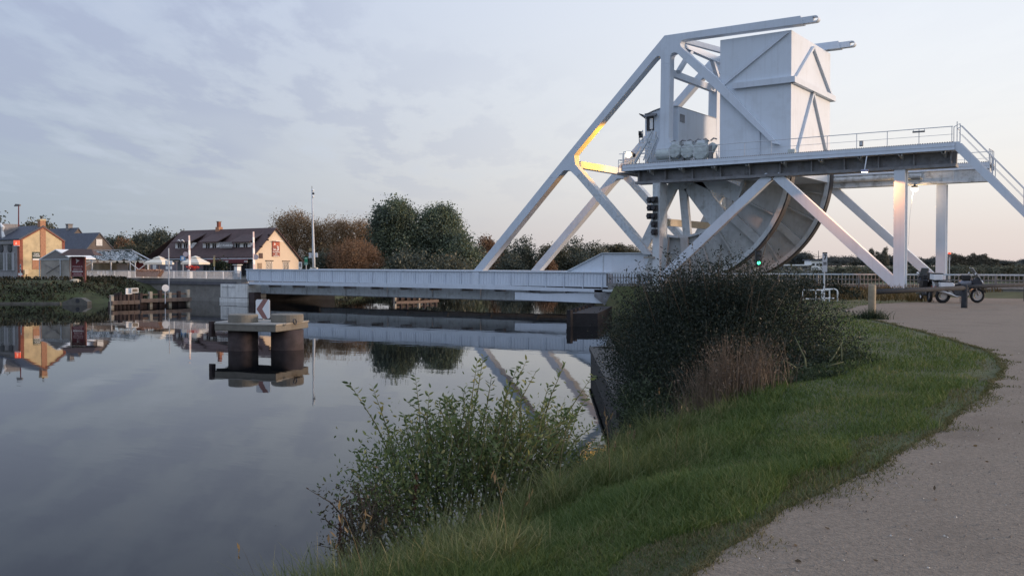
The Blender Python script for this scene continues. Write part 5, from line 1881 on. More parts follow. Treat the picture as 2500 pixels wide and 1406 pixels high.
def tree(name, label, px, D, top, hw, leafm, lobes=None, n=6000, leaf=.34, trunk_r=.22, base_z=None, group=None, clump=.55, nclump=420, trunk=True, droop=0.0, low=.12, aspect=.7):
    g0 = atd(px, 660, D)
    gz_ = base_z if base_z is not None else float(ground_z(g0.x, g0.y)) - .05
    zt = atd(px, top, D).z
    H_ = zt - gz_
    W = hw / F * D
    T = thing(name, label, 'tree', (g0.x, g0.y, gz_), group)
    ox, oy, oz = g0.x, g0.y, gz_
    if lobes is None:
        lobes = [(0, .58, .95, .42)] + [(rt.uniform(-.55, .55), rt.uniform(.35, .82), rt.uniform(.38, .6), rt.uniform(.16, .26)) for _ in range(7)]
    Ls = []
    for (u, v, rw, rh) in lobes:
        a_ = rt.uniform(-.35, .35)
        c = Vector((ox, oy, oz)) + R_ * (u * W) - Nf * (a_ * W) + U_ * (v * H_)
        Ls.append((c.x, c.y, c.z, rw * W, rw * W, rh * H_))
    P, d = crown_points(rt, Ls, n)
    P2, d2 = clumpy(rt, P, d, nclump, clump)
    m_ = rt.random(n) < .82
    P = np.where(m_[:, None], P2, P)
    P[:, 2] = np.maximum(P[:, 2], oz + low * H_)
    dd = unit(d + rt.normal(0, .7, d.shape))
    if droop:
        dd = unit(dd * (1 - droop) + np.array([0, 0, -1.0]) * droop)
    fast('crown', quads(rt, P, dd, leaf, aspect), leafm, T)
    if trunk:
        g = MB()
        pts = [(ox, oy, oz - .3), (ox + .1, oy, oz + .2 * H_), (ox - .1, oy + .1, oz + .45 * H_), (ox, oy, oz + .8 * H_)]
        g.tube(pts, [trunk_r * 1.3, trunk_r, trunk_r * .7, .05], 8)
        for i in range(6):
            l = Ls[i % len(Ls)]
            s0 = Vector((ox, oy, oz + (.2 + .07 * i) * H_))
            e0_ = Vector(l[:3]) + Vector((rt.uniform(-.4, .4) * l[3], rt.uniform(-.4, .4) * l[3], .3 * l[5]))
            g.tube([s0, s0.lerp(e0_, .5) + U_ * .3, e0_], [trunk_r * .5, trunk_r * .32, .04], 6)
        g.build('trunk', BARK, T, smooth=True)
    return T


WIL = leafmat('willow_leaf', (.15, .10, .055), (.29, .19, .105), (.36, .25, .13), .25, .25)
WIL2 = leafmat('rusty_willow_leaf', (.14, .085, .052), (.26, .155, .090), (.30, .20, .11), .25, .35)
MAP = leafmat('maple_leaf', (.075, .095, .078), (.165, .20, .13), (.21, .24, .13), .25, .22)  # leaf tones lightened to stand for the veil of haze
DKG = leafmat('dark_tree_leaf', (.062, .074, .063), (.125, .135, .095), (.17, .145, .09), .2, .12)
OLV = leafmat('olive_leaf', (.052, .058, .040), (.108, .106, .066), (.15, .12, .07), .2, .12)
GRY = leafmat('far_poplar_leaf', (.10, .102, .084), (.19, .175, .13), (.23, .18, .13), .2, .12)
FARD = leafmat('far_wood_leaf', (.060, .070, .072), (.115, .122, .108), (.15, .14, .11), .2, .08)  # haze on the far trees is put into this pale bluish leaf colour
MAPLE_L = [(0, .60, .8, .33), (-.1, .80, .62, .19), (.42, .62, .5, .24), (-.5, .55, .48, .24), (.3, .78, .42, .17), (-.4, .75, .42, .17), (0, .35, .85, .24), (.55, .4, .42, .2), (-.55, .35, .42, .2), (.1, .9, .3, .09)]
tree('maple_tree', 'tallest dark green round tree beside the rusty willow', 965, 147, 489, 72, MAP, MAPLE_L, 30000, .30, .35, clump=.55, nclump=560)
tree('maple_tree', 'second dark green round tree, just right of the tallest', 1072, 150, 500, 66, MAP, MAPLE_L, 28000, .30, .33, clump=.55, nclump=520)
tree('maple_tree', 'lower dark green tree sloping down to the bridge leg', 1128, 146, 572, 46, MAP, None, 14000, .30, .25, clump=.55)
tree('willow_tree', 'brown willow tree directly behind the cream pub gable', 722, 150, 514, 66, WIL, [(0, .62, .75, .33), (-.5, .58, .5, .3), (.35, .72, .5, .22), (-.2, .8, .5, .18), (.6, .5, .45, .3), (0, .3, .95, .28)], 27000, .26, .35, clump=.5, nclump=520, droop=.45, aspect=.4)
tree('willow_tree', 'brown willow tree behind the tall camera mast', 815, 152, 530, 62, WIL, [(0, .62, .8, .33), (-.5, .6, .5, .3), (.4, .68, .5, .25), (0, .3, .95, .28)], 25000, .26, .33, clump=.5, nclump=500, droop=.45, aspect=.4)
tree('willow_tree', 'brown willow tree against the tallest dark tree', 880, 156, 538, 50, WIL, None, 18000, .26, .3, clump=.5, droop=.4, aspect=.4)
tree('willow_bush', 'round rusty brown willow bush in front of the dark trees', 866, 132, 588, 74, WIL2, [(0, .5, .85, .48), (-.45, .42, .5, .38), (.5, .4, .48, .36), (.1, .72, .5, .26)], 26000, .20, .16, clump=.34, nclump=620, low=0, droop=.1, aspect=.45)
tree('thicket', 'dark thicket under the willows behind the mast', 790, 134, 618, 60, DKG, None, 6000, .3, .12, clump=.5, low=0)
tree('thicket', 'dark thicket at the foot of the tallest dark tree', 1010, 134, 612, 74, DKG, None, 7000, .3, .12, clump=.5, low=0)
tree('thicket', 'dark thicket left of the near bridge leg', 1110, 136, 618, 58, DKG, None, 6000, .3, .12, clump=.5, low=0)

# a wood of single trees along the bend, left to right
KIN = {}


def kin(name, label, px, D, top, hw, m, group, src=None, **k):
    """first of a kind is built, later ones are copies at their own place, size and turn"""
    key = (name, m.name)
    if key not in KIN:
        T = tree(name, label, px, D, top, hw, m, group=group, **k)
        g0 = atd(px, 660, D)
        KIN[key] = (T, atd(px, top, D).z - T.location.z, hw / F * D)
        return T
    S, h0, w0 = KIN[key]
    c = copy_tree(S)
    g0 = atd(px, 660, D)
    gz_ = float(ground_z(g0.x, g0.y)) - .05
    h1, w1 = atd(px, top, D).z - gz_, hw / F * D
    c.location = (g0.x, g0.y, gz_)
    c.scale = (w1 / w0, w1 / w0, h1 / h0)
    c.rotation_euler = (0, 0, rt.uniform(0, 6.28))
    c['label'] = label
    return c


GW = 'trees along the far bend of the canal'
spots = [('dark tree with a reddish top between the two bridge legs', 1187, 190, 581, 34, WIL2), ('dark tree just right of the near bridge leg', 1232, 205, 596, 34, DKG), ('tallest round dark tree between the slanted bridge legs', 1284, 200, 583, 36, DKG),
         ('olive tree right of the round dark one between the legs', 1335, 215, 600, 34, OLV), ('round dark tree seen right of the far bridge leg', 1408, 200, 585, 36, DKG), ('low olive tree by the far bridge leg', 1370, 190, 606, 30, OLV),
         ('dark tree left of the low steel haunch', 1450, 225, 594, 36, DKG), ('olive tree over the steel haunch', 1500, 235, 597, 38, OLV), ('dark tree over the steel haunch near the column', 1545, 240, 602, 36, DKG),
         ('small rusty tree at the foot of the far bridge leg', 1335, 180, 630, 30, WIL2), ('low dark tree under the second leg', 1255, 180, 622, 40, DKG), ('dark tree behind the left gantry column', 1600, 250, 602, 40, DKG), ('olive tree seen between column and rocker', 1655, 255, 600, 40, OLV),
         ('dark tree hidden low behind the rockers', 1730, 260, 606, 46, DKG), ('low dark tree along the haunch', 1420, 190, 622, 46, DKG), ('low dark tree right of the maple group', 1165, 175, 606, 34, DKG)]
for lab, px, D, top, hw, m in spots:
    kin('bank_tree', lab, px, D, top, hw, m, GW, n=9500, leaf=.36, trunk_r=.2, clump=.48, nclump=320, low=.02)
GL = 'trees on the wooded rise behind the far bank houses'
for lab, px, D, top, hw, m in (('dark tree of the rise just right of the slate gable', 290, 210, 577, 34, DKG), ('orange tinged tree in the wood right of the slate gable', 305, 195, 585, 20, WIL2), ('dark tree of the rise above the net roof', 345, 215, 571, 36, DKG),
                               ('highest dark tree of the rise left of the pub', 388, 220, 563, 38, DKG), ('dark tree of the rise touching the pub roof hip', 432, 215, 572, 36, DKG), ('olive low tree above the left parasol', 365, 180, 600, 46, OLV), ('olive low tree left of the pub end', 420, 180, 596, 40, OLV),
                               ('olive low tree right of the slate gable', 310, 180, 602, 40, OLV), ('dark tree left over the stone house roof', 74, 190, 545, 40, DKG), ('dark tree right over the stone house chimney', 108, 195, 541, 34, DKG),
                               ('low dark tree behind the two slate roofs', 160, 210, 572, 36, DKG), ('low dark tree between slate roof and rise', 250, 215, 582, 36, DKG)):
    kin('rise_tree', lab, px, D, top, hw, m, GL, n=9500, leaf=.36, trunk_r=.2, clump=.48, nclump=320, low=.02)
tree('pine_tree', 'dark branch tips of a tree at the very left edge', -32, 120, 505, 42, DKG, None, 5000, .3, .2, clump=.4)
GR = 'far tree line behind the gantry columns'
for lab, px, D, top, hw, m in (('round dark tree right of the rockers', 1955, 230, 616, 26, FARD), ('second round dark tree right of the rockers', 1925, 235, 622, 24, FARD), ('dark tree left of the leaning brace', 2075, 240, 625, 26, FARD),
                               ('dark tree right of the arrow sign post', 2045, 235, 630, 24, FARD), ('dark tree behind the leaning brace', 2115, 245, 628, 28, FARD), ('dark tree behind the lit column', 2175, 240, 622, 26, FARD), ('dark tree between the two columns', 2225, 240, 628, 26, FARD),
                               ('dark tree left of the rear column', 2262, 240, 632, 24, FARD), ('dark tree just right of the rear column', 2305, 240, 634, 24, FARD), ('far dark tree at the right edge', 2440, 230, 634, 30, FARD), ('far dark tree over the windscreen', 2475, 235, 640, 30, FARD), ('far dark tree at the right border', 2500, 240, 643, 24, FARD),
                               ('low far tree right of the guardrail traffic light', 1890, 220, 632, 28, FARD), ('low far tree behind the white houses', 2000, 220, 640, 36, FARD)):
    kin('far_tree', lab, px, D * 2.5, top + 3, hw * 1.35, m, GR, n=5000, leaf=.7, trunk_r=.25, clump=.8, nclump=220, low=.0)
k_ = 0
for px in range(1878, 2520, 19):
    k_ += 1
    top = 636 + 4 * math.sin(px * .021) + 5 * math.sin(px * .067) - 8 * math.exp(-((px - 1950) / 40) ** 2) - 6 * math.exp(-((px - 2300) / 60) ** 2)
    c_ = kin('far_tree', 'one of the low rounded trees filling the far tree line at right', px, 690, top, 23, FARD, GR)
    c_['group'] = 'low filler trees of the far tree line'
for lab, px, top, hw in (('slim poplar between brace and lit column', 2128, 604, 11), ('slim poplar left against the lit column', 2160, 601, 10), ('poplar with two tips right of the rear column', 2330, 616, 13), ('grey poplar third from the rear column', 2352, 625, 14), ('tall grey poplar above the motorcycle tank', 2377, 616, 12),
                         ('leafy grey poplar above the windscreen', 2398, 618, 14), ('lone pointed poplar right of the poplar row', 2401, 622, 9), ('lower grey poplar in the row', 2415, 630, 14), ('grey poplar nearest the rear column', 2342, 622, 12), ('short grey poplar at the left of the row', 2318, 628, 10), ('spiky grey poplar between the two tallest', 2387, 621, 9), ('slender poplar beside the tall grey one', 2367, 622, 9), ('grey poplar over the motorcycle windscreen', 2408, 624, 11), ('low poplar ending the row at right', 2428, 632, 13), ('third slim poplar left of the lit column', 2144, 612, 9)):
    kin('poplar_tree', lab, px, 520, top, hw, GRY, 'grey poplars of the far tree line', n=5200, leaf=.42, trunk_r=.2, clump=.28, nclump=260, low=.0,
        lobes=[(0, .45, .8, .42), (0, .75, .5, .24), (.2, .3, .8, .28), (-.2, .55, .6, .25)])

# ------------------------------------------------------------------ far right clutter: houses, mast, signals
for lab, px, py, w, h, hh in (('low white flat roofed house beyond the bridge', 1940, 652, 5.6, .5, .22), ('white house with dark windows near the thin mast', 1996, 645, 2.4, 1.3, .25)):
    T = thing('white_house', lab, 'building', (0, 0, 0))
    p = atd(px, py, 175)
    T.location = (p.x, p.y, 1.9); ORG[T.name] = T.location.copy()
    q = p.copy()
    MB().prism([q + R_ * (-w / 2) + U_ * (1.8 - q.z), q + R_ * (w / 2) + U_ * (1.8 - q.z), q + R_ * (w / 2) + U_ * h * .5, q + R_ * (-w / 2) + U_ * h * .5], -Nf * 4).build('wall', WHITE if 'windows' in lab else RENDR, T)
    MB().prism([q + R_ * (-w / 2 - .3) + U_ * h * .5 + Nf * .3, q + R_ * (w / 2 + .3) + U_ * h * .5 + Nf * .3, q + R_ * (w / 2 + .3) + U_ * (h * .5 + hh) + Nf * .3, q + R_ * (-w / 2 - .3) + U_ * (h * .5 + hh) + Nf * .3], -Nf * 4.6).build('roof', WHITE if 'flat' in lab else SLATE, T)
    for k in (-.32, 0, .32):
        MB().prism([q + R_ * (w * k - .1 * w) + U_ * (-.3) + Nf * .01, q + R_ * (w * k + .1 * w) + U_ * (-.3) + Nf * .01, q + R_ * (w * k + .1 * w) + U_ * (.15) + Nf * .01, q + R_ * (w * k - .1 * w) + U_ * (.15) + Nf * .01], Nf * .02).build('window', GLASS, T)
for i_, px in enumerate(range(1880, 2560, 26)):
    c_ = kin('roadside_bush', 'one of the low dark bushes along the road beyond the gantry columns', px + 9 * math.sin(px), 98 + 5 * math.sin(px * .7), 646 + 4 * math.sin(px * 1.3), 40, DKG, 'low bushes along the road beyond the gantry', n=2600, leaf=.22, trunk_r=.05, clump=.16, nclump=180, low=0, trunk=False,
             lobes=[(0, .5, .8, .5), (-.5, .45, .5, .45), (.5, .4, .5, .42), (.2, .6, .5, .3)])
T = thing('radio_mast', 'thin dark mast behind the white house', 'mast', (0, 0, 0))
p = atd(1998, 660, 178); T.location = p; ORG[T.name] = p.copy()
MB().tube([p, (p.x, p.y, atd(1998, 612, 178).z)], [.12, .05], 6).build('mast', DARK, T)
MB().tube([(p.x - .8, p.y, atd(1998, 627, 178).z), (p.x + .8, p.y, atd(1998, 626, 178).z)], .05, 5).build('cross_arm', DARK, T)

TS = thing('traffic_light', 'traffic light showing green in front of the far rocker', 'traffic light', (0, 0, 0))
Dt = 52.5
p = atd(1852, 642, Dt)
TS.location = (p.x, p.y, 2.05); ORG[TS.name] = TS.location.copy()
MB().prism([p + R_ * -.15 + U_ * -.22, p + R_ * .17 + U_ * -.22, p + R_ * .17 + U_ * .68, p + R_ * -.15 + U_ * .68], -Nf * .25).build('head', BLACKP, TS)
MB().lathe([(.01, 0), (.09, .0), (.08, .03), (.01, .04)], p + Nf * .01 + R_ * .01, Nf, 16).build('green_lens', GREENL, TS)
for dz in (.24, .48):
    MB().lathe([(.01, 0), (.105, .0), (.09, .02), (.01, .03)], p + Nf * .01 + R_ * .01 + U_ * dz, Nf, 14).build('dark_lens', DARK, TS)
MB().tube([p + R_ * .01 - Nf * .3 + U_ * (2.0 - p.z), p + R_ * .01 - Nf * .3 + U_ * .6], .05, 8).build('pole', FRAME, TS)
q = p + R_ * -.16 + U_ * -.42
MB().prism([q + R_ * -.14 + U_ * -.2, q + R_ * .16 + U_ * -.2, q + R_ * .16 + U_ * .16, q + R_ * -.14 + U_ * .16], -Nf * .2).build('repeater_box', mat('tan_box', (.42, .34, .26), .6, .15, 6), TS)
MB().lathe([(.01, 0), (.09, 0), (.07, .02), (.01, .03)], q + R_ * .01 + Nf * .01, Nf, 12).build('repeater_lens', mat('pale_lens', (.6, .5, .4), .4), TS)

T, p = board_thing('road_sign', 'tall narrow white sign with dark arrow marks on a grey post', 'sign', 2014, 640, 44.5, .22, .92, mat('sign_grey_white', (.50, .50, .52), .5, .05, 4), 1.8)
decal(T, 'border', p, -.11, .11, .40, .46, BLACKP)
ar = MB()
for x0, z0, x1, z1, w in ((-.06, .34, .06, .34, .05), (.06, .34, -.02, .12, .045)):
    ar.bar(p + R_ * x0 + U_ * z0 + Nf * .008, p + R_ * x1 + U_ * z1 + Nf * .008, .01, w, (0, 0, 1))
ar.build('arrow_mark', BLACKP, T)
for dz in (-.02, -.1):
    decal(T, 'dark_bar', p, -.08, .08, dz - .03, dz + .02, BLACKP)
T = thing('signal_post', 'slim post with a small red light right of the rear column', 'signal', (0, 0, 0))
p = atd(2318, 622, 74); T.location = (p.x, p.y, 2.0); ORG[T.name] = T.location.copy()
MB().tube([(p.x, p.y, 1.9), (p.x, p.y, p.z - .2)], .045, 6).build('post', FRAME, T)
MB().prism([p + R_ * -.12 + U_ * -.45, p + R_ * .12 + U_ * -.45, p + R_ * .12 + U_ * .05, p + R_ * -.12 + U_ * .05], -Nf * .15).build('head', GREYP, T)
MB().lathe([(.01, 0), (.11, 0), (.10, .1), (.01, .14)], p + U_ * .06, (0, 0, 1), 12).build('red_lens', REDL, T)

# balustrade along the near approach
BALM = mat('worn_balustrade_paint', (.17, .168, .165), .6, .15, 2, dirt=(.14, .14, .13), dirt_amt=.6, dirt_scale=2)
BAL = thing('road_balustrade', 'pale bar balustrade along the near bank approach road', 'railing', (-10, 59.5, 2))
for x0, x1 in ((-33.4, 40),):
    for z, h in ((2.93, .045), (2.16, .05), (2.62, .03)):
        MB().box(x0, x1, 59.42, 59.52, z - h, z + h).build('rail', BALM if z < 2.9 else STEEL2, BAL)
    x = x0
    while x < x1:
        MB().box(x - .05, x + .05, 59.40, 59.54, 2.0, 2.9).build('post', BALM, BAL)
        x += 2.5
    g = MB()
    x = x0 + .2
    while x < x1:
        g.box(x - .022, x + .022, 59.445, 59.495, 2.18, 2.88)
        x += .22
    o = g.build('balusters', BALM, BAL)
    o['kind'] = 'stuff'
KW = thing('low_wall', 'low grey concrete wall under the near approach balustrade', 'wall', (10, 58.9, 1.8))
MB().box(-14.2, 60, 58.95, 59.3, 1.5, 2.14).build('wall', CONCG, KW)
MB().box(-14.2, 60, 58.9, 59.34, 2.14, 2.2).build('coping', CONC, KW)

# white tube hoop barriers at the edge of the car park
for lab, px0, px1, py0, py1, D in (('white tubular hoop barrier nearest the arrow sign post', 2006, 2045, 706, 748, 43.5), ('white tubular hoop barrier half hidden by the big bush', 1960, 2024, 708, 748, 45.0)):
    T = thing('hoop_barrier', lab, 'barrier', (0, 0, 0), 'white hoop barriers by the car park')
    a, b = atd(px0, py0, D), atd(px1, py0, D)
    T.location = (a.x, a.y, 1.75); ORG[T.name] = T.location.copy()
    zt = a.z; z0 = 1.7
    d = (b - a).normalized()
    a = Vector((a.x, a.y, zt)); b = Vector((b.x, b.y, zt))
    if 'nearest' in lab:
        loop = [Vector((a.x, a.y, z0)), a - U_ * .15, a + d * .03 - U_ * .05, a + d * .12, b - d * .12, b - d * .03 - U_ * .05, b - U_ * .15, Vector((b.x, b.y, z0))]
    else:
        loop = [Vector((a.x, a.y, z0)), a, b, Vector((b.x, b.y, z0))]
    MB().tube(loop, .035, 8).build('hoop', WHITE, T, smooth=True)
    MB().tube([a - U_ * .42, b - U_ * .42 + d * (-.15)], .03, 8).build('mid_rail', WHITE, T)
    MB().tube([a.lerp(b, .5) , Vector(((a.x + b.x) / 2, (a.y + b.y) / 2, z0))], .028, 8).build('upright', WHITE, T)

# post and rail fence
PF = thing('log_fence', 'weathered log post and rail fence in front of the motorcycles', 'fence', (-7.3, 35, 1.8))
fp = [atz(2128, 777, 1.8), atz(2354, 752, 1.8)]
dv = fp[1] - fp[0]
fp.append(fp[1] + dv)
for i, p in enumerate(fp):
    ph = 1.04 if i == 0 else .92
    r = .115
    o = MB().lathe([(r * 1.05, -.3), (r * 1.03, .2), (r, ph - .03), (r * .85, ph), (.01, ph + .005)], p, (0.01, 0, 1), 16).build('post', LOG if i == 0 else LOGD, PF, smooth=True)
for p, q in zip(fp[:-1], fp[1:]):
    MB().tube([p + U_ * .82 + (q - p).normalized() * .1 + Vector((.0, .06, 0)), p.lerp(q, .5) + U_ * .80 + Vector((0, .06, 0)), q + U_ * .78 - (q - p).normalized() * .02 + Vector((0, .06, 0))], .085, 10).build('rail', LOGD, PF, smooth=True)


# motorcycles
def motorcycle(label):
    M = thing('motorcycle', label, 'motorcycle', (0, 0, 0), 'touring motorcycles parked by the log fence')
    def wheel(x, r, w):
        W_ = MB().torus((x, 0, r), (0, 1, 0), r - .055, .058 * w, 32, 10).build('tyre', RUBB, M, smooth=True)
        g = MB().torus((x, 0, r), (0, 1, 0), r - .125, .022, 32, 6)
        for k in range(10):
            t = k * math.pi / 5
            g.bar((x, 0, r), (x + (r - .13) * math.cos(t), 0, r + (r - .13) * math.sin(t)), .02, .02, (0, 1, 0))
        g.lathe([(.05, -.07), (.06, 0), (.05, .07)], (x, 0, r), (0, 1, 0), 12)
        g.build('rim', CHRO, W_)
        MB().lathe([(.13, -.075), (.13, -.068)], (x, 0, r), (0, 1, 0), 20).build('brake_disc', CHRO, W_)
    wheel(.78, .325, .9); wheel(-.74, .315, 1.25)
    # engine, frame, exhaust
    g = MB()
    g.pxz([(-.30, .28), (.30, .26), (.40, .42), (.34, .62), (-.05, .70), (-.34, .55)], -.17, .17)
    g.build('engine', mat('engine_grey', (.06, .06, .065), .45, .3, 12), M, bevel=.03)
    for s in (-1, 1):
        MB().lathe([(.05, 0), (.105, .03), (.11, .2), (.08, .25)], (.12, .15 * s, .42), (0, s, 0), 12).build('cylinder_head', CHRO, M)
    g = MB()
    g.tube([(.60, 0, .98), (.25, 0, .80), (-.20, 0, .66), (-.46, 0, .70)], .045, 8)
    g.tube([(.56, 0, .90), (.40, 0, .55), (.30, 0, .32), (-.30, 0, .30)], .03, 8)
    g.tube([(-.30, .09, .34), (-.74, .11, .315)], .05, 8)
    g.build('frame', BLACKP, M, smooth=True)
    MB().tube([(.1, -.2, .30), (-.25, -.22, .30), (-.55, -.22, .42), (-1.05, -.23, .60)], [.035, .035, .07, .075], 10).build('exhaust', CHRO, M, smooth=True)
    MB().pxz([(-.62, .58), (-.30, .30), (-.24, .36), (-.56, .66)], -.12, .12).build('side_panel', mat('warm_silver', (.42, .40, .38), .4, .1), M)
    # forks and front end
    for s in (-.09, .09):
        MB().tube([(.78, s, .325), (.60, s * .9, .86), (.52, s * .8, 1.05)], .032, 8).build('fork', CHRO, M, smooth=True)
    arcp = [(.78 + .37 * math.cos(t), .325 + .37 * math.sin(t)) for t in np.linspace(.35, 2.6, 10)]
    arci = [(.78 + .355 * math.cos(t), .325 + .355 * math.sin(t)) for t in np.linspace(2.6, .35, 10)]
    MB().pxz(arcp + arci, -.075, .075).build('front_mudguard', BLACKP, M)
    MB().pxz([(.56, .78), (.98, .80), (.90, .96), (.72, 1.10), (.52, 1.06), (.44, .90)], -.17, .17).build('fairing', mat('fairing_dark', (.035, .038, .05), .35, .1), M, bevel=.04)
    MB().lathe([(.01, .0), (.085, .0), (.08, .05), (.01, .07)], (.93, 0, .90), (.95, 0, .2), 14).build('headlight', WHITE, M)
    MB().prism([(.84, -.20, 1.02), (.84, .20, 1.02), (.46, .15, 1.54), (.46, -.15, 1.54)], (-.02, 0, -.012)).build('windscreen', mat('smoky_screen', (.17, .185, .19), .25, .05), M)
    for s in (-1, 1):
        MB().bar((.85, .2 * s, 1.0), (.45, .155 * s, 1.55), .025, .03).build('screen_edge', CHRO, M)
    MB().tube([(.40, -.38, 1.08), (.46, -.2, 1.12), (.50, 0, 1.08), (.46, .2, 1.12), (.40, .38, 1.08)], .02, 8).build('handlebar', BLACKP, M, smooth=True)
    for s in (-1, 1):
        MB().lathe([(.01, 0), (.06, .01), (.055, .03), (.01, .035)], (.52, .3 * s, 1.28), (-1, 0, .1), 10).build('mirror', CHRO, M)
        MB().tube([(.46, .22 * s, 1.11), (.52, .3 * s, 1.26)], .01, 5).build('mirror_stem', BLACKP, M)
    # tank, tank bag, seat, tail, cases
    g = MB()
    n_ = 12
    secs = [(-.06, .11, .82, .16), (.08, .15, .86, .20), (.25, .17, .88, .22), (.42, .14, .90, .19), (.52, .07, .92, .10)]
    vs, fs = [], []
    for x, ry, zc, rz in secs:
        for k in range(n_):
            t = 2 * math.pi * k / n_
            vs.append((x, ry * math.cos(t), zc + rz * .75 * math.sin(t)))
    for i in range(len(secs) - 1):
        for k in range(n_):
            fs.append((i * n_ + k, i * n_ + (k + 1) % n_, (i + 1) * n_ + (k + 1) % n_, (i + 1) * n_ + k))
    fs += [tuple(range(n_)), tuple(range((len(secs) - 1) * n_, len(secs) * n_))]
    g.add(vs, fs); g.build('tank', mat('tank_grey', (.16, .17, .20), .3, .08), M, smooth=True)
    MB().box(.06, .40, -.15, .15, 1.0, 1.24).build('tank_bag', BLACKP, M, bevel=.04)
    MB().pxz([(.02, .80), (-.02, .88), (-.35, .83), (-.42, .92), (-.80, .94), (-.86, .84), (-.40, .72)], -.15, .15).build('seat', BLACKP, M, bevel=.03)
    MB().pxz([(-.60, .62), (-.78, .70), (-1.08, .74), (-1.06, .66), (-.85, .60)], -.1, .1).build('tail', BLACKP, M)
    MB().box(-1.10, -1.06, -.06, .06, .66, .74).build('tail_light', REDP, M)
    for s in (-1, 1):
        c_ = MB().pxz([(-1.02, .66), (-.46, .62), (-.42, .86), (-.52, .93), (-1.06, .95)], .20 * s, .42 * s).build('pannier', PANN, M, bevel=.02)
        MB().pxz([(-1.07, .955), (-.52, .935), (-.54, .97), (-1.05, .99)], .19 * s, .43 * s).build('lid', DARK, c_)
    MB().box(-1.26, -.86, -.22, .22, 1.02, 1.28).build('top_case', PANN, M, bevel=.03)
    MB().box(-1.27, -.85, -.225, .225, 1.282, 1.32).build('top_case_lid', BLACKP, M)
    MB().box(-1.15, -.8, -.12, .12, .93, 1.018).build('rack', BLACKP, M)
    MB().tube([(-.05, -.16, .28), (-.12, -.34, .02)], .015, 6).build('side_stand', BLACKP, M)
    return M


pa, pb = atz(2303, 739.5, 1.806), atz(2381, 739.5, 1.806)
m1 = motorcycle('touring motorcycle seen side on with white cases and tall windscreen')
mid = (pa + pb) / 2
dv = (pb - pa).normalized()
m1.location = (mid.x, mid.y, 1.806)
m1.rotation_euler = (math.radians(4), 0, math.atan2(dv.y, dv.x))
m2 = copy_tree(m1)
m2['label'] = 'second touring motorcycle mostly hidden behind the first, rear end showing'
q = atz(2276, 739, 1.806)
m2.location = (q.x - .55, q.y + 1.25, 1.806)
m2.rotation_euler = (math.radians(4), 0, math.atan2(dv.y, dv.x) + math.radians(80))
for ch in m2.children:
    if ch.name.split('.')[0] in ('pannier', 'top_case'):
        ch.material_slots[0].link = 'OBJECT'
        ch.material_slots[0].material = BLACKP

# ------------------------------------------------------------------ near vegetation
rv = np.random.default_rng(2024)


def blades(rng, P, h, w, lean, az, seg=3):
    """curved tapering grass blades"""
    n = len(P)
    dirn = np.stack([np.cos(az), np.sin(az), np.zeros(n)], -1)
    fa = az + rng.uniform(-1.4, 1.4, n) + math.pi / 2
    side = np.stack([np.cos(fa), np.sin(fa), np.zeros(n)], -1)
    lv = []
    for k in range(seg + 1):
        t = k / seg
        c = P + np.array([0, 0, 1.0]) * (h * t * (1 - .32 * lean * t))[:, None] + dirn * (h * lean * t * t)[:, None]
        ww = (w * (1 - t ** 1.6) * .5 + .0004)[:, None]
        lv.append((c - side * ww, c + side * ww))
    q = [np.stack([lv[k][0], lv[k][1], lv[k + 1][1], lv[k + 1][0]], 1) for k in range(seg)]
    return np.concatenate(q)


def screen_ground(n, x0, x1, y0, y1):
    px, py = rv.uniform(x0, x1, n), rv.uniform(y0, y1, n)
    u = (px - CX) / F; v = (CY - py) / F
    f = math.cos(PIT) + v * math.sin(PIT)
    d = np.stack([u * CA - f * SA, u * SA + f * CA, -math.sin(PIT) + v * math.cos(PIT)], -1)
    z = np.full(n, 1.7)
    for _ in range(4):
        t = (z - EZ) / d[:, 2]
        X, Y = d[:, 0] * t, d[:, 1] * t
        z = ground_z(X, Y)
    return X, Y, z, t


LAWN = leafmat('lawn_blade', (.050, .086, .018), (.118, .158, .044), (.22, .195, .09), .3, 1.1, .90)
TALL = leafmat('tall_grass_blade', (.070, .096, .026), (.165, .180, .066), (.29, .25, .12), .3, .9, .82)
STRAW = leafmat('straw', (.10, .075, .042), (.18, .135, .075), None, .2, 2)
# short grass of the verge
X, Y, z, t = screen_ground(330000, 600, 2500, 735, 1500)
bd = bank_dist(X, Y)
edge_in = in_path(X, Y)
keep = (bd > .7) & (Y < 44) & (t > 2)
# a few blades creep onto the gravel
near_e = in_path(X - .12 - .2 * rv.random(len(X)), Y)
keep &= (~edge_in) | (edge_in & (rv.random(len(X)) < .5) & in_path(X - .5, Y) & (~in_path(X - .10 - .22 * rv.random(len(X)) ** 2, Y)))
keep &= ~((rv.random(len(X)) < .55) & in_path(X + .22, Y) & ~edge_in)
X, Y, z, t, bd = X[keep], Y[keep], z[keep], t[keep], bd[keep]
n = len(X)
pathy = in_path(X + .30 + .25 * np.sin(Y * 2.3) * np.sin(Y * .7 + 1), Y)
h = rv.uniform(.05, .12, n) * np.where(pathy, .55, 1.0) * (1 + .5 * np.sin(X * 1.9 + 1.1 * np.sin(Y * 1.4)) * np.sin(Y * 1.1))
h *= np.where(bd < 3.4, 1.5, 1.0)
w = np.maximum(.0045, t * .00085) * rv.uniform(.7, 1.3, n)
G = blades(rv, np.stack([X, Y, z - .01], -1), h, w, rv.uniform(.2, 1.0, n), rv.uniform(0, 6.28, n), 2)
WORN = leafmat('worn_verge_blade', (.075, .078, .030), (.135, .128, .058), (.20, .165, .09), .25, 1.3, .85)
wm = np.tile(pathy & (rv.random(n) < .7), 2)
tag(fast('worn_grass', G[wm], WORN), 'thin worn olive brown grass fringing the gravel path', 'grass', kind='stuff')
G = G[~wm]
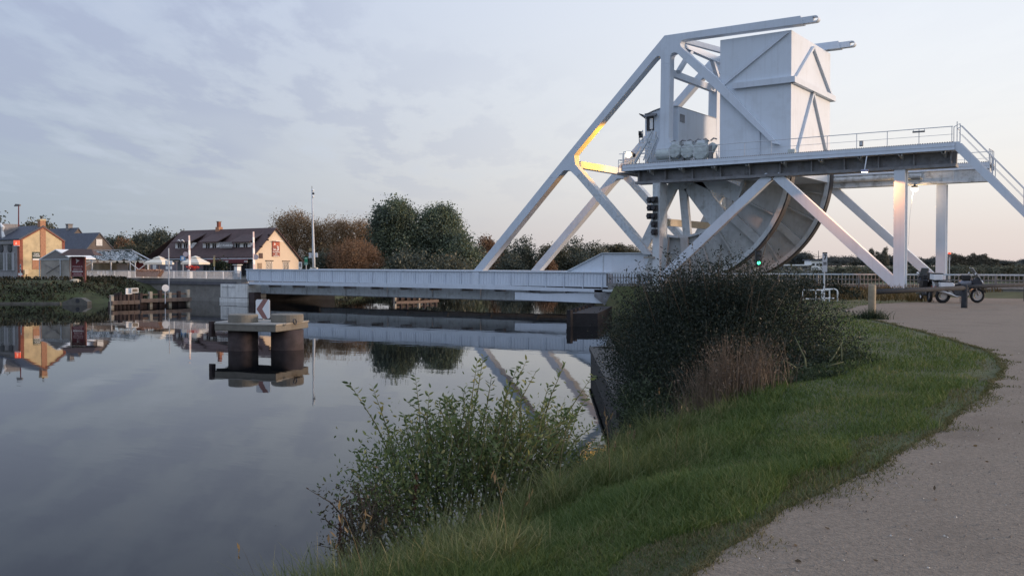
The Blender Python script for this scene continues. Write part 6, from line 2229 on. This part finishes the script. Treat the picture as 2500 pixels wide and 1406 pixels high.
tag(fast('lawn_grass', G, LAWN), 'short green grass of the verge beside the gravel path', 'grass', kind='stuff')
# sparse blades and flat tufts creeping out over the gravel edge
n = 9000
Y = 3.2 + 27 * rv.random(n) ** 1.6
e_x = np.interp(Y, np.array([p[1] for p in GPOLY[:900] if p[0] < 0 and 2 < p[1] < 31][:]), np.array([p[0] for p in GPOLY[:900] if p[0] < 0 and 2 < p[1] < 31]))
tuft = .5 + .5 * np.sin(Y * 3.7 + 2 * np.sin(Y * 1.3))
X = e_x + np.abs(rv.normal(0, 1, n)) * (.04 + .13 * tuft ** 2) - .05
h = rv.uniform(.02, .055, n)
G = blades(rv, np.stack([X, Y, np.full(n, PZ - .004)], -1), h, np.maximum(.005, .0009 * np.hypot(X, Y)), rv.uniform(.6, 1.2, n), rv.uniform(0, 6.28, n), 2)
tag(fast('creeping_grass', G, WORN), 'sparse flat grass creeping out over the gravel edge', 'grass', kind='stuff')
# tall rank grass on the slope down to the water
X, Y, z, t = screen_ground(5200, 640, 2050, 930, 1640)
bd = bank_dist(X, Y)
keep = (bd > .05) & (bd < 2.65 + .5 * np.sin(Y * 1.7)) & (Y < 19) & (t > 3)
X, Y, z, t, bdt = X[keep], Y[keep], z[keep], t[keep], bd[keep]
K = 30
m = len(X)
fat = rv.uniform(.5, 1.0, m) * np.where(Y > 14, .75, 1.0) * np.clip(1.35 - .22 * bdt, .5, 1.05)
n = m * K
cx = np.repeat(X, K) + rv.normal(0, .07, n); cy = np.repeat(Y, K) + rv.normal(0, .07, n)
P = np.stack([cx, cy, np.repeat(z, K) - .02], -1)
h = np.repeat(fat, K) * rv.uniform(.18, .62, n)
az = np.repeat(rv.uniform(0, 6.28, m), K) + rv.normal(0, 1.1, n)
G = blades(rv, P, h, rv.uniform(.004, .008, n), rv.uniform(.15, 1.0, n), az, 4)
tag(fast('tall_grass', G, TALL), 'tall rank yellow green grass on the slope above the water', 'grass', kind='stuff')
# straw coloured seed stalks among it
ok_ = np.nonzero(bdt > .7)[0]
k = rv.choice(ok_, min(30, len(ok_)), replace=False)
n = len(k)
G = blades(rv, np.stack([X[k], Y[k], z[k]], -1), rv.uniform(.5, .85, n), np.full(n, .006), rv.uniform(.1, .6, n), rv.uniform(0, 6.28, n), 5)
tips = G.reshape(5, n, 4, 3)[4].mean(1)
SH = quads(rv, np.concatenate([tips + rv.normal(0, .012, tips.shape) - np.array([0, 0, .02 * j]) for j in range(4)]), rv.normal(0, .3, (4 * n, 3)) + np.array([0, 0, 1.0]), .05, .3)
tag(fast('straw_stalks', np.concatenate([G, SH]), STRAW), 'dry straw coloured seed stalks standing in the tall grass', 'grass', kind='stuff')


def bush(name, label, cat, spec, mleaf, n, leaf, stems=30, sprigs=(), stem_m=TWIG, group=None, base=None, up=.35):
    """lobes given by bearing and distance: (px, py, D, radius)"""
    Ls = []
    for px, py, D, r in spec:
        c = atd(px, py, D)
        Ls.append((c.x, c.y, c.z, r, r, r * .85))
    A_ = np.array(Ls)
    bx, by = (A_[:, 0].mean(), A_[:, 1].mean()) if base is None else base
    bz = float(ground_z(bx, by))
    T = thing(name, label, cat, (bx, by, bz), group)
    P, d = crown_points(rv, Ls, n, .25)
    P2, d2 = clumpy(rv, P, d, max(60, n // 60), .16)
    mk = rv.random(n) < .6
    P = np.where(mk[:, None], P2, P)
    gzz = ground_z(P[:, 0], P[:, 1])
    P[:, 2] = np.maximum(P[:, 2], gzz + .03)
    dd = unit(d * .6 + np.array([0, 0, up]) + rv.normal(0, .5, d.shape))
    LV = [leaves(rv, P, dd, leaf)]
    g = MB()
    for i in range(stems):
        l = A_[i % len(A_)]
        b_ = Vector((bx + (l[0] - bx) * .45 + rv.normal(0, .15), by + (l[1] - by) * .45 + rv.normal(0, .15), 0))
        b_.z = float(ground_z(b_.x, b_.y)) - .1
        e_ = Vector(l[:3]) + Vector(rv.normal(0, .45, 3)) * l[3] + U_ * l[3] * .3
        g.tube([b_, b_.lerp(e_, .5) + Vector(rv.normal(0, .08, 3)), e_], [.022, .014, .005], 5)
    for (px, py, D, bpx, bqy, nl) in sprigs:
        e_, b_ = atd(px, py, D), atd(bpx, bqy, D + rv.normal(0, .1))
        m_ = b_.lerp(e_, .55) + R_ * rv.normal(0, .05) + U_ * .06
        path = [b_, m_, e_]
        g.tube(path, [.008, .006, .002], 4)
        tt = np.linspace(.12, 1, nl)
        q = np.array([(1 - a) ** 2 * np.array(b_) + 2 * a * (1 - a) * (2 * np.array(m_) - .5 * np.array(b_) - .5 * np.array(e_)) + a * a * np.array(e_) for a in tt])
        ax = unit(np.array(e_ - b_)[None])[0]
        sd = np.where(np.arange(nl) % 2 == 0, 1.0, -1.0)[:, None]
        dirs = unit(np.array(R_)[None] * sd + rv.normal(0, .45, (nl, 3)) + ax * .75)
        LV.append(leaves(rv, q, dirs, leaf * 1.4, .38, .15))
    fast('foliage', np.concatenate(LV), mleaf, T)
    g.build('stems', stem_m, T, smooth=True)
    return T


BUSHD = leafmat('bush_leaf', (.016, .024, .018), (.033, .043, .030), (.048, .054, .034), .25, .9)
SALL = leafmat('sallow_leaf', (.060, .090, .032), (.135, .175, .066), (.25, .22, .06), .35, 1.0, .88)
DEAD = leafmat('dead_stem_leaf', (.085, .064, .046), (.17, .125, .088), None, .15, 2)
WEED = leafmat('weed_leaf', (.022, .034, .020), (.050, .068, .034), None, .3, 1.5)
big = [(1690, 745, 18.5, .95), (1790, 735, 18.3, .95), (1610, 760, 19.5, .8), (1880, 745, 18, .8), (1640, 800, 19, 1.25), (1745, 765, 18.5, 1.2), (1860, 785, 18, 1.2), (1965, 830, 17.5, .95), (1570, 830, 20, .85), (1790, 900, 17, 1.25), (1650, 920, 17.5, 1.15), (1900, 915, 16.5, 1.0),
       (2035, 880, 17, .62), (1610, 985, 16.5, .7), (1745, 990, 16, .8), (1525, 815, 21, .5), (1530, 870, 19.8, .5), (1555, 930, 18.2, .55), (1585, 1000, 16.8, .5), (1700, 850, 18, 1.3), (1580, 900, 18.5, .8), (1850, 985, 15.8, .6), (1960, 930, 16, .6)]
spr = []
for px in range(1500, 2080, 9):
    t_ = (px - 1500) / 580
    top = 700 - 40 * math.sin(math.pi * min(1, t_ * 1.5)) + 100 * max(0, t_ - .55) ** 1.2 * 2.2
    py = top - 15 + rv.uniform(-50, 30)
    D = rv.uniform(17, 20)
    spr.append((px + rv.uniform(-12, 12), py, D, px * .75 + 1760 * .25 + rv.uniform(-15, 15), py + rv.uniform(90, 150), 16))
for px, py in ((1485, 800), (1492, 830), (1500, 770), (2075, 735), (2050, 770), (2100, 850), (2110, 790), (1450, 900), (1620, 600), (1590, 640), (1640, 645), (1690, 625)):
    spr.append((px, py + 20, 18.5, px * .6 + 1760 * .4, py + 110, 14))
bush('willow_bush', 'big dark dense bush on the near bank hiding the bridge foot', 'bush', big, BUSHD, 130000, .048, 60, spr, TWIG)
# dry brown stems in front of the bush
T = thing('dead_weed_clump', 'dry brown dead weed stems in front of the big dark bush', 'weeds', (0, 0, 0))
c = atd(1775, 1050, 13.8)
T.location = (c.x, c.y, float(ground_z(c.x, c.y))); ORG[T.name] = T.location.copy()
n = 900
bx = c.x + rv.normal(0, .38, n); by = c.y + rv.normal(0, .3, n)
G = blades(rv, np.stack([bx, by, ground_z(bx, by) - .03], -1), rv.uniform(.5, 1.25, n) * (1 - .3 * np.abs(bx - c.x)), np.full(n, .008), rv.uniform(.05, .55, n), rv.uniform(0, 6.28, n), 4)
mid_ = G.reshape(4, n, 4, 3)
P = np.concatenate([mid_[j].mean(1) for j in (1, 2, 3)])
G2 = quads(rv, P + rv.normal(0, .04, P.shape), rv.normal(0, 1, P.shape) + np.array([0, 0, .8]), .045, .3)
fast('dry_stems', np.concatenate([G, G2]), DEAD, T)
bush('nettle_patch', 'low dark nettles at the right foot of the big bush', 'weeds', [(1930, 960, 14.8, .5), (2010, 950, 15.2, .5), (2060, 905, 16, .5), (1990, 1000, 14.3, .4), (1900, 1010, 14.2, .35)], WEED, 9000, .06, 20, (), TWIGG)
bush('nettle_patch', 'low weeds at the near foot of the big bush above the guide wall', 'weeds', [(1580, 1030, 15.2, .42), (1640, 1040, 14.8, .4), (1560, 980, 16.2, .4)], WEED, 6000, .055, 16, (), TWIGG)
# leafy sallow shrub with long shoots, in front of the water
sal = [(935, 1180, 9.0, .36), (960, 1260, 8.8, .36), (905, 1235, 8.8, .22), (1040, 1090, 9.8, .34), (1150, 1060, 10, .36), (1260, 1050, 10.2, .34), (1350, 1060, 10.4, .3), (1010, 1150, 9.6, .46), (1110, 1130, 9.9, .5), (1210, 1110, 10.1, .5), (1310, 1110, 10.4, .46), (1060, 1220, 9.3, .45), (1180, 1200, 9.6, .5), (1290, 1190, 9.9, .42), (1370, 1120, 10.6, .33), (960, 1210, 9.2, .33), (930, 1130, 9.3, .22)]
shoots = []
for px, py, bpx, bqy, nl in ((852, 935, 985, 1190, 30), (910, 945, 985, 1180, 28), (1014, 920, 1030, 1130, 26), (1048, 960, 1040, 1140, 22), (1092, 970, 1090, 1130, 20), (1165, 882, 1120, 1110, 28), (1180, 870, 1140, 1090, 22),
                             (1285, 880, 1220, 1100, 26), (1262, 900, 1210, 1080, 20), (1310, 905, 1270, 1100, 22), (1378, 890, 1310, 1090, 26), (1448, 915, 1330, 1100, 26), (1440, 960, 1340, 1110, 20), (1240, 940, 1190, 1110, 20),
                             (1130, 950, 1110, 1100, 20), (985, 1010, 1010, 1160, 18), (875, 1120, 970, 1230, 18), (868, 1150, 960, 1250, 18), (1400, 1000, 1340, 1130, 18), (1450, 1040, 1360, 1140, 18), (1200, 920, 1170, 1080, 20),
                             (1340, 940, 1290, 1100, 20), (1075, 1000, 1060, 1140, 18), (945, 1040, 985, 1180, 20), (1470, 1075, 1380, 1160, 14)):
    shoots.append((px, py, rv.uniform(9.3, 10.6), bpx, bqy, nl))
for i in range(120):
    px = rv.uniform(960, 1440); py = 965 + rv.uniform(0, 150) + .00025 * (px - 1200) ** 2
    shoots.append((px, py, rv.uniform(9.0, 10.6), px * .7 + 1160 * .3 + rv.uniform(-30, 30), py + rv.uniform(90, 190), 16))
bush('sallow_shrub', 'leafy green shrub with long upright shoots at the water edge', 'shrub', sal, SALL, 14500, .047, 50, shoots, TWIGG, base=(atd(1150, 1270, 9.5).x, atd(1150, 1270, 9.5).y), up=.6)
# thin twiggy shrub and rusty dock at the lower left
bush('twiggy_shrub', 'thin twiggy shrub with small reddish leaves at the lower left of the bank', 'shrub', [(905, 1280, 8.3, .24), (880, 1330, 8.0, .2), (930, 1230, 8.6, .22), (860, 1250, 8.3, .12)],
     leafmat('reddish_leaf', (.045, .03, .025), (.075, .075, .04), None, .3, 2), 1900, .035, 24, [(755, 1195, 8.2, 870, 1300, 14), (790, 1250, 8.2, 880, 1330, 12), (775, 1330, 8.0, 870, 1390, 12), (860, 1190, 8.3, 890, 1290, 14), (845, 1215, 8.2, 880, 1320, 14)], TWIG)
for lab, px, py0, py1, D in (('rusty brown dock stalk standing by the twiggy shrub', 832, 1255, 1395, 7.9), ('slim pink brown dock stalk in the sallow shrub', 1016, 1155, 1255, 8.9), ('pale brown seed head stalk at the near tip of the guide wall', 1549, 1050, 1120, 12.6)):
    T = thing('dock_stalk', lab, 'plant', (0, 0, 0))
    a, b = atd(px - 6, py1 + 40, D), atd(px, py0, D)
    T.location = a; ORG[T.name] = a.copy()
    MB().tube([a, b], [.008, .004], 5).build('stem', mat('dock_stem', (.14, .075, .05), .8, .2, 8), T)
    n = 420
    tt = rv.uniform(.35, 1, n)
    P = np.array(a)[None] + np.array(b - a)[None] * tt[:, None] + rv.normal(0, .014, (n, 3)) * (1.2 - .7 * tt)[:, None]
    fast('seed_head', quads(rv, P, rv.normal(0, 1, (n, 3)), .017, .8), leafmat('dock_seed', (.065, .032, .025), (.13, .07, .045), None, .1, 5) if 'pale' not in lab else leafmat('pale_seed', (.2, .13, .08), (.30, .21, .13), None, .1, 5), T)

# rank weeds on the far bank slopes
n = 60000
X = np.concatenate([rv.uniform(-99, -82, n // 2), rv.uniform(-100, -82, n - n // 2)]); Y = np.concatenate([rv.uniform(18, 58, n // 2), rv.uniform(72, 135, n - n // 2)])
bd = bank_dist(X, Y)
kp = (bd > .3) & (bd < 8.5) & (np.sin(X * .8 + 2 * np.sin(Y * .31)) + np.sin(Y * .6) + rv.normal(0, .7, n) > -.6)
X, Y = X[kp], Y[kp]; n = len(X)
P = np.stack([X, Y, ground_z(X, Y) + rv.uniform(0, .35, n)], -1)
tag(fast('bank_weeds', quads(rv, P, rv.normal(0, .7, (n, 3)) + np.array([0, 0, 1.0]), .26, .5), leafmat('bank_weed_leaf', (.020, .022, .013), (.040, .040, .022), (.07, .055, .032), .2, .25)), 'rank dark weeds covering the far bank slopes', 'weeds', kind='stuff')
# brown grass and hedge strip along the near balustrade
n = 9000
X = rv.uniform(-32, -7.8, n); Y = rv.uniform(46, 58.6, n)
kp = ~in_path(X, Y) & (bank_dist(X, Y) > .5)
X, Y = X[kp], Y[kp]; n = len(X)
G = blades(rv, np.stack([X, Y, ground_z(X, Y)], -1), rv.uniform(.15, .5, n), np.full(n, .05), rv.uniform(.2, .9, n), rv.uniform(0, 6.28, n), 2)
tag(fast('rough_grass', G, leafmat('rough_grass_blade', (.07, .055, .022), (.14, .10, .045), None, .2, .3)), 'rough brownish grass between the car park and the balustrade', 'grass', kind='stuff')
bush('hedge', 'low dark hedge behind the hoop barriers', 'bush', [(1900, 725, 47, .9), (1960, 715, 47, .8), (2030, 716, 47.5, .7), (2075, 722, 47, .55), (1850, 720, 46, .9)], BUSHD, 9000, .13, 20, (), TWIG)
# tuft of weed at the first fence post
c = atz(2128, 779, 1.8)
T = thing('weed_tuft', 'weed tuft at the foot of the pale fence post', 'weeds', (c.x, c.y, 1.8))
n = 500
bx = c.x + rv.normal(0, .22, n); by = c.y + rv.normal(0, .15, n)
G = blades(rv, np.stack([bx, by, np.full(n, 1.79)], -1), rv.uniform(.1, .45, n), np.full(n, .02), rv.uniform(.2, .9, n), rv.uniform(0, 6.28, n), 3)
fast('blades', G, WEED, T)
